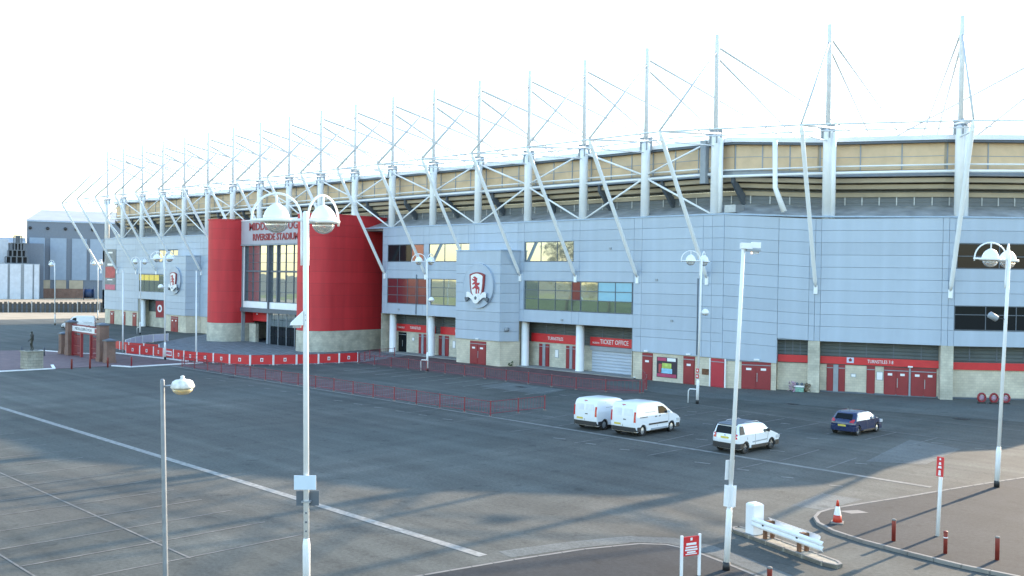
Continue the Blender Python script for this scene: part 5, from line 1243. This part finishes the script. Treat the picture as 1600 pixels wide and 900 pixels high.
def van_spec(L, H, W, wb, seed):
    h = L/2
    S = dict(L=L, W=W, H=H, belt=1.15, tumble=.11, wf=h-.98, wr=h-.98-wb, wrad=.335, paint='car_white', bumper='black', rb=(.30, .56), rim='rim', nsp=6, bow=.06, mirror=h-1.45,
      outline=[(-h+.03, .5), (-h, .75), (-h+.02, 1.2), (-h+.08, H-.25), (-h+.16, H-.09), (-h+.34, H-.02), (-h+1.2, H), (h-2.35, H-.02), (h-2.05, H-.08), (h-1.75, H-.20), (h-1.05, 1.28), (h-.85, 1.16), (h-.35, 1.02), (h-.12, .88), (h-.02, .65)],
      screen=((h-1.80, H-.16), (h-1.03, 1.33)),
      side=[[(h-2.38, 1.24), (h-1.35, 1.20), (h-1.60, 1.50), (h-1.92, H-.32), (h-2.38, H-.30)]],
      seams=[[(h-2.48, .5), (h-2.48, H-.25)], [(h-1.32, .48), (h-1.30, 1.18)], [(-h+.98, 1.38), (-h+2.05, 1.38)], [(h-3.55, .5), (h-3.55, H-.2)]],
      sideparts=[('rub_strip', [(h-3.35, .62), (h-1.42, .62), (h-1.42, .71), (h-3.35, .71)], 'black'), ('door_handle', [(h-2.34, 1.06), (h-2.2, 1.06), (h-2.2, 1.11), (h-2.34, 1.11)], 'black'), ('door_handle', [(h-2.72, 1.06), (h-2.58, 1.06), (h-2.58, 1.11), (h-2.72, 1.11)], 'black'), ('door_rail', [(-h+.45, 1.10), (h-3.5, 1.10), (h-3.5, 1.15), (-h+.45, 1.15)], 'grey_dark'), ('sill_panel', [(-h+1.55, .30), (h-1.45, .30), (h-1.45, .40), (-h+1.55, .40)], 'grey_mid')],
      rear=[('rear_lamp', [(W/2-.15, .86), (W/2-.03, .86), (W/2-.05, 1.48), (W/2-.14, 1.48)], 'tail'), ('rear_lamp', [(-W/2+.15, .86), (-W/2+.03, .86), (-W/2+.05, 1.48), (-W/2+.14, 1.48)], 'tail'),
            ('rear_door_seam', [(-.007, .58), (.007, .58), (.007, H-.16), (-.007, H-.16)], 'grey_dark'), ('rear_handle', [(.06, .98), (.24, .98), (.24, 1.03), (.06, 1.03)], 'black'), ('number_plate', [(-.62, .66), (-.14, .66), (-.14, .77), (-.62, .77)], 'plate'),
            ('high_lamp', [(-.12, H-.14), (.12, H-.14), (.12, H-.10), (-.12, H-.10)], 'tail'), ('window_recess', [(-W/2+.22, 1.22), (-.09, 1.22), (-.10, H-.32), (-W/2+.27, H-.32)], mat('white_panel_%d' % seed, (.72, .74, .76), .35)), ('window_recess', [(W/2-.22, 1.22), (.09, 1.22), (.10, H-.32), (W/2-.27, H-.32)], 'white_panel')])
    M['white_panel'] = bpy.data.materials['white_panel_%d' % seed]
    S['rear'] = [(a, p, M['white_panel'] if m == 'white_panel' else m) for a, p, m in S['rear']]
    return S
VS = 1.05
A = van_spec(4.7, 1.98, 1.92, 2.95, 1)
v1 = vehicle('white_van', (-40.3, 51.5, 0), .03, 'white panel van with a black rub strip parked in front, right of the other van', 'van', A, 'white vans parked side by side'); v1.scale = (VS,)*3
B_ = van_spec(4.55, 1.93, 1.88, 2.75, 2); B_['sideparts'] = B_['sideparts'][1:3]; B_['rim'] = 'steel_grey'
v2 = vehicle('white_van', (-43.5, 51.45, 0), .03, 'shorter white van half hidden behind the other white van', 'van', B_, 'white vans parked side by side'); v2.scale = (VS,)*3
L, H, W = 4.22, 1.69, 1.79; h = L/2
Y = dict(L=L, W=W, H=H-.04, belt=1.05, tumble=.17, wf=h-.88, wr=h-.88-2.58, wrad=.345, paint='car_white', bumper='black', rb=(.30, .60), rim='rim_dark', spokes=1, nsp=5, bow=.12, mirror=h-1.42, mircol='black',
   outline=[(-h+.03, .55), (-h, .72), (-h+.02, .98), (-h+.10, 1.12), (-h+.20, 1.48), (-h+.30, 1.60), (-h+.5, 1.64), (-.3, 1.65), (.35, 1.61), (.55, 1.55), (1.08, 1.09), (1.3, 1.04), (h-.4, .95), (h-.10, .84), (h, .60)],
   screen=((.52, 1.555), (1.10, 1.10)), sideglass='car_side_glass',
   side=[[(-h+.80, 1.10), (-.45, 1.07), (-.45, 1.53), (-h+.74, 1.52)], [(-.38, 1.07), (.92, 1.06), (.50, 1.48), (.30, 1.53), (-.38, 1.53)]],
   seams=[[(-.42, .45), (-.42, 1.06)], [(.72, .45), (.86, 1.04)], [(-h+.95, .75), (-h+.82, 1.08)]],
   sideparts=[('sill_panel', [(-h+1.30, .28), (h-1.30, .28), (h-1.30, .44), (-h+1.30, .44)], 'black'), ('rub_strip', [(-h+1.42, .58), (h-1.40, .62), (h-1.40, .68), (-h+1.42, .64)], 'grey_mid'), ('door_handle', [(-.65, .93), (-.48, .93), (-.48, .98), (-.65, .98)], 'car_white'), ('door_handle', [(.35, .93), (.52, .93), (.52, .98), (.35, .98)], 'car_white'), ('rear_pillar', [(-h+.20, 1.08), (-h+.66, 1.09), (-h+.62, 1.53), (-h+.33, 1.54)], 'black')],
   rear=[('rear_window', [(-.66, 1.10), (.66, 1.10), (.60, 1.50), (-.60, 1.50)], 'car_glass'), ('rear_lamp', [(.60, .84), (.80, .84), (.78, 1.10), (.66, 1.12), (.60, 1.0)], 'tail'), ('rear_lamp', [(-.60, .84), (-.80, .84), (-.78, 1.10), (-.66, 1.12), (-.60, 1.0)], 'tail'), ('number_plate', [(-.26, .84), (.26, .84), (.26, .95), (-.26, .95)], 'plate'), ('badge', [(-.05, .99), (.05, .99), (.05, 1.04), (-.05, 1.04)], 'steel_grey'), ('skid_plate', [(-.5, .40), (.5, .40), (.5, .46), (-.5, .46)], 'steel_grey')],
   extra=[(('roof_rail', 'steel_grey'), lambda q: (q.tube([(.60, -1.2, 1.62), (.62, -1.0, 1.70), (.62, .1, 1.70), (.58, .35, 1.62)], .022, 6))), (('roof_rail', 'steel_grey'), lambda q: (q.tube([(-.60, -1.2, 1.62), (-.62, -1.0, 1.70), (-.62, .1, 1.70), (-.58, .35, 1.62)], .022, 6))),
          (('roof_spoiler', 'grey_dark'), lambda q: q.prism([(-.58, -h+.16, 1.60), (.58, -h+.16, 1.60), (.60, -h+.42, 1.66), (-.60, -h+.42, 1.66)], [(-.58, -h+.18, 1.56), (.58, -h+.18, 1.56), (.60, -h+.42, 1.58), (-.60, -h+.42, 1.58)])), (('black_roof', 'grey_dark'), lambda q: q.prism([(-.60, -h+.5, 1.656), (.60, -h+.5, 1.656), (.60, .2, 1.668), (-.60, .2, 1.668)], [(-.60, -h+.5, 1.62), (.60, -h+.5, 1.62), (.60, .2, 1.62), (-.60, .2, 1.62)]))])
y_ = vehicle('white_car', (-32.4, 50.85, 0), -.03, 'white compact off-roader with a dark roof and black bumpers behind the floodlight pole', 'car', Y); y_.scale = (1.02,)*3
L, H, W = 3.85, 1.47, 1.70; h = L/2
Bc = dict(L=L, W=W, H=H, belt=.92, tumble=.22, wf=h-.78, wr=h-.78-2.50, wrad=.31, paint='car_blue', bumper='car_blue', rb=(.28, .56), rim='rim', nsp=7, bow=.16, mirror=h-1.38,
   outline=[(-h+.04, .50), (-h, .62), (-h+.03, .86), (-h+.14, .98), (-h+.42, 1.32), (-h+.58, 1.42), (-h+.9, 1.465), (-.2, 1.47), (.25, 1.42), (.42, 1.36), (1.02, .98), (1.25, .92), (h-.35, .80), (h-.08, .68), (h, .52)],
   screen=((.40, 1.365), (1.04, .985)), sideglass='car_side_glass',
   side=[[(-h+.72, .98), (-.22, .95), (-.22, 1.37), (-h+.80, 1.32)], [(-.15, .95), (.86, .94), (.36, 1.31), (.12, 1.37), (-.15, 1.37)]],
   seams=[[(-.18, .38), (-.18, .94)], [(.70, .40), (.82, .92)]],
   sideparts=[('door_handle', [(-.05-.3, .82), (-.22, .82), (-.22, .86), (-.35, .86)], 'car_blue'), ('sill_panel', [(-h+1.15, .22), (h-1.15, .22), (h-1.15, .32), (-h+1.15, .32)], 'black')],
   rear=[('rear_window', [(-.58, 1.02), (.58, 1.02), (.50, 1.33), (-.50, 1.33)], 'car_glass'), ('rear_lamp', [(.50, .84), (.76, .80), (.76, 1.0), (.66, 1.02), (.50, .90)], 'tail'), ('rear_lamp', [(-.50, .84), (-.76, .80), (-.76, 1.0), (-.66, 1.02), (-.50, .90)], 'tail'), ('number_plate', [(-.26, .56), (.26, .56), (.26, .67), (-.26, .67)], 'plate'), ('boot_seam', [(-.60, .765), (.60, .765), (.60, .78), (-.60, .78)], 'black')],
   extra=[(('aerial', 'black'), lambda q: q.tube([(0, -.9, 1.46), (0, -1.15, 1.78)], .008, 5)), (('wiper', 'black'), lambda q: q.tube([(-.05, -h+.13, 1.02), (.3, -h+.19, 1.08)], .012, 5))])
b_ = vehicle('blue_car', (-31.45, 62.45, 0), -.01, 'dark blue small hatchback parked nearest the turnstile doors', 'car', Bc); b_.scale = (1.02,)*3
Fv = van_spec(5.3, 2.25, 2.0, 3.3, 3)
f_ = vehicle('white_van', (-172.5, 66.2, 0), math.atan2(-6.0, -5.0)-PI/2+.25, 'white van far away, partly hidden by the brick gateway', 'van', Fv)

# ------------------------------------------------------------------ far left: quay fence, sheds, warehouse
fn = empty('paling_fence', (-248.6, 77.5, 0), 0, 'long dark paling fence along the sandy quay', 'fence')
fa, fb = Vector((-256.0, 56.0)), Vector((-239.0, 104.0)); L = (fb-fa).length; ang = math.atan2((fb-fa).y, (fb-fa).x); fn.location = (fa.x, fa.y, 0); fn.rotation_euler.z = ang
nb_ = 52; base = None
for k in range(nb_):
    if base is None:
        q = MB(); q.prism([(-.30, -.06, 2.45), (.30, -.06, 2.45), (.30, .06, 2.45), (-.30, .06, 2.45)], [(-.30, -.06, -.1), (.30, -.06, -.1), (.30, .06, -.1), (-.30, .06, -.1)]); base = q.build('pale', 'palis', fn).data
        o = [c for c in kids(fn)][0]
    else: o = link('pale', base, fn)
    o.location = (.4+k*L/nb_, random.uniform(-.05, .05), random.uniform(-.15, .05))
for k in range(0, nb_, 5): q = MB(); q.box(k*L/nb_-.12, k*L/nb_+.12, -.22, -.07, 0, 2.6); q.build('fence_post', 'steel_grey', fn)
for z in (.7, 1.9): q = MB(); q.box(0, L, .07, .16, z, z+.16); q.build('fence_rail', 'grey_dark', fn)
q = MB(); q.box(0, L, .16, .3, 0, 1.9); q.build('backing_boards', 'shed_dark', fn)
# local frame far away: facing the camera along azimuth of x = 80 px
def farframe(px, dist):
    d = (CF + CR*((px-800)/1573.8)); d.z = 0; d.normalize(); return Vector((0, 0, 0)) + d*dist, math.atan2(d.y, d.x) - PI/2
o_, an_ = farframe(125, 395)
wh = empty('warehouse', (o_.x, o_.y, 0), an_, 'large blue grey warehouse with tall pale panels and dark strips behind the quay', 'warehouse')
Wl, Hh = 42.0, 27.6
q = MB(); q.box(-17.5, Wl, 0, 60, 0, Hh); q.build('wall', 'shed_dark', wh)
q = MB(); q.prism([(-17.9, -.3, Hh+.02), (Wl, -.3, Hh+.02), (Wl, 60, Hh+.02), (-17.9, 60, Hh+.02)], [(-13.5, 20, Hh+4.9), (Wl, 20, Hh+4.9), (Wl, 45, Hh+4.9), (-13.5, 45, Hh+4.9)]); q.build('roof', 'shed_grey', wh)
q = MB(); q.box(-17.7, Wl, -.25, -.02, Hh-.5, Hh); q.build('eaves_trim', 'cap', wh)
for x0, x1 in ((-16.6, -11.6), (-9.9, -4.6), (-2.8, 2.1), (3.2, 12.5), (14, 22)):
    q = MB(); q.box(x0, x1, -.35, -.02, 6.5, 21.4); q.build('pale_panel', 'shed_blue', wh)
for x in (-16.4, -10.8, -5.0, -1.4, 4, 9): q = MB(); q.lathe([(0, -.3), (.55, -.3), (.6, -.02)], (x, 0, 24.8), 12, 'y'); q.build('roof_vent', 'black', wh)
q = MB(); q.box(-17.5, 3, -.6, -.02, 0, 3.4); q.build('brick_base', 'brick', wh)
for x0, x1 in ((-16.8, -14.2), (-13.2, -9.8), (-8, -4.6), (-3.6, 1)): q = MB(); q.box(x0, x1, -.55, -.02, 3.42, 6.4); q.build('base_window', 'beige_dull', wh)
o_, an_ = farframe(20, 380)
gs = empty('grey_shed', (o_.x, o_.y, 0), an_, 'plain grey shed behind the white shed at the left edge', 'shed')
q = MB(); q.box(-20, 9.6, 8, 40, 0, 19.2); q.build('wall', 'shed_dark', gs); q = MB(); q.prism([(-20, 7.5, 19.22), (4.0, 7.5, 19.22), (4.0, 30, 21.6), (-20, 30, 21.6)], [(-20, 7.5, 19.0), (4, 7.5, 19.0), (4, 30, 19.0), (-20, 30, 19.0)]); q.build('roof', 'shed_grey', gs)
q = MB(); q.box(-20, -1.5, 7.2, 7.9, 12, 20.5); q.build('pale_gable', 'pale_sheet', gs)
ws = empty('white_shed', (o_.x, o_.y, 0), an_, 'low white corrugated shed with dark uprights at the left edge', 'shed')
q = MB(); q.box(-12, 8.2, 0, 6, 0, 12.0); q.build('wall', 'grey_mid', ws)
for x0, x1 in ((-11.5, -4.9), (-4.5, -1.6), (-.9, 2.4), (3.4, 6.0), (6.5, 8.0)): q = MB(); q.box(x0, x1, -.4, -.02, 0, 11.8); q.build('sheet_panel', 'pale_sheet', ws)
lt = empty('steel_stack', (o_.x, o_.y, 12.02), an_, 'dark steel frame tower above the white shed', 'steel frame')
q = MB()
lv = [(-2.4, 4.6, 0), (-2.4, 4.6, 2.2), (-1.6, 4.0, 4.4), (-.6, 3.4, 6.8), (.2, 2.6, 9.3)]
for x0, x1, z in lv: q = MB(); q.box(x0, x1, 1, 4.5, z, z+.25); q.build('deck', 'grey_dark', lt)
for (x0, x1, z), (x2, x3, z2) in zip(lv, lv[1:]):
    for t in range(5): a = x2+(x3-x2)*t/4; q = MB(); q.box(a-.22, a+.22, 1, 1.4, z+.25, z2); q.build('upright', 'grey_dark', lt)
    q = MB(); q.box(x2+.4, x3-.4, 2.2, 4, z+.25, z2); q.build('tank', 'soot', lt)
o_, an_ = farframe(139, 372)
rl = empty('cable_reel', (o_.x, o_.y, 0), an_, 'big navy cable reel standing before the warehouse', 'cable reel')
q = MB(); q.lathe([(1.5, -1.5), (1.5, 1.5)], (0, 0, 2.2), 24, 'x'); q.build('drum', 'reel', rl)
for x in (-1.75, 1.55): q = MB(); q.lathe([(0, 0), (2.2, 0), (2.2, .2), (0, .2)], (x, 0, 2.2), 28, 'x'); q.build('flange', 'reel', rl)

# ------------------------------------------------------------------ wood and slope behind the camera, seen only in the glass
rt = random.Random(5)
def make_crown(seed, n=900):
    r = random.Random(seed); b = MB(); cl_ = [(Vector((r.uniform(-2.6, 2.6), r.uniform(-2.6, 2.6), r.uniform(4.0, 11))), r.uniform(1.2, 2.3)) for _ in range(13)]
    for k in range(n):
        c, rad = r.choice(cl_); d = Vector((r.gauss(0, 1), r.gauss(0, 1), r.gauss(0, 1))).normalized()*rad*r.uniform(.5, 1.05); p = c+d
        u_ = Vector((r.uniform(-1, 1), r.uniform(-1, 1), r.uniform(-1, 1))).normalized(); v_ = u_.orthogonal().normalized(); s = r.uniform(.16, .34)
        b.poly([p-u_*s, p+v_*s*.6, p+u_*s, p-v_*s*.6])
    return b
wood = MB()
for k in range(14):
    x = -195+k*17+rt.uniform(-5, 5); y = -62+rt.uniform(-14, 14); sc = rt.uniform(1.4, 1.9)
    X = Matrix.Translation((x, y, 0)) @ Matrix.Rotation(rt.uniform(0, 6), 4, 'Z') @ Matrix.Diagonal((sc*1.2, sc*1.2, sc, 1))
    c = make_crown(k % 4); o = len(wood.v)
    wood.v += [tuple(X @ Vector(p)) for p in c.v]; wood.f += [tuple(i+o for i in f) for f in c.f]; wood.mi += [0]*len(c.f); wood.sm += [False]*len(c.f)
    wood.X = X; wood.k = 1
    wood.tube([(0, 0, -.2), (.1, 0, 2.5), (.2, .1, 5), (.1, .2, 9)], [.32, .24, .16, .06], 8); wood.tube([(.1, 0, 3.5), (1.4, .4, 6.5)], [.13, .05], 6); wood.tube([(.1, 0, 4), (-1.3, -.5, 7)], [.13, .05], 6)
    wood.k = 0; wood.X = None
tag(wood.build('woodland', ['leaf', 'bark']), 'line of leafy trees across the road, reflected in the stadium windows', 'trees', None, 'stuff')
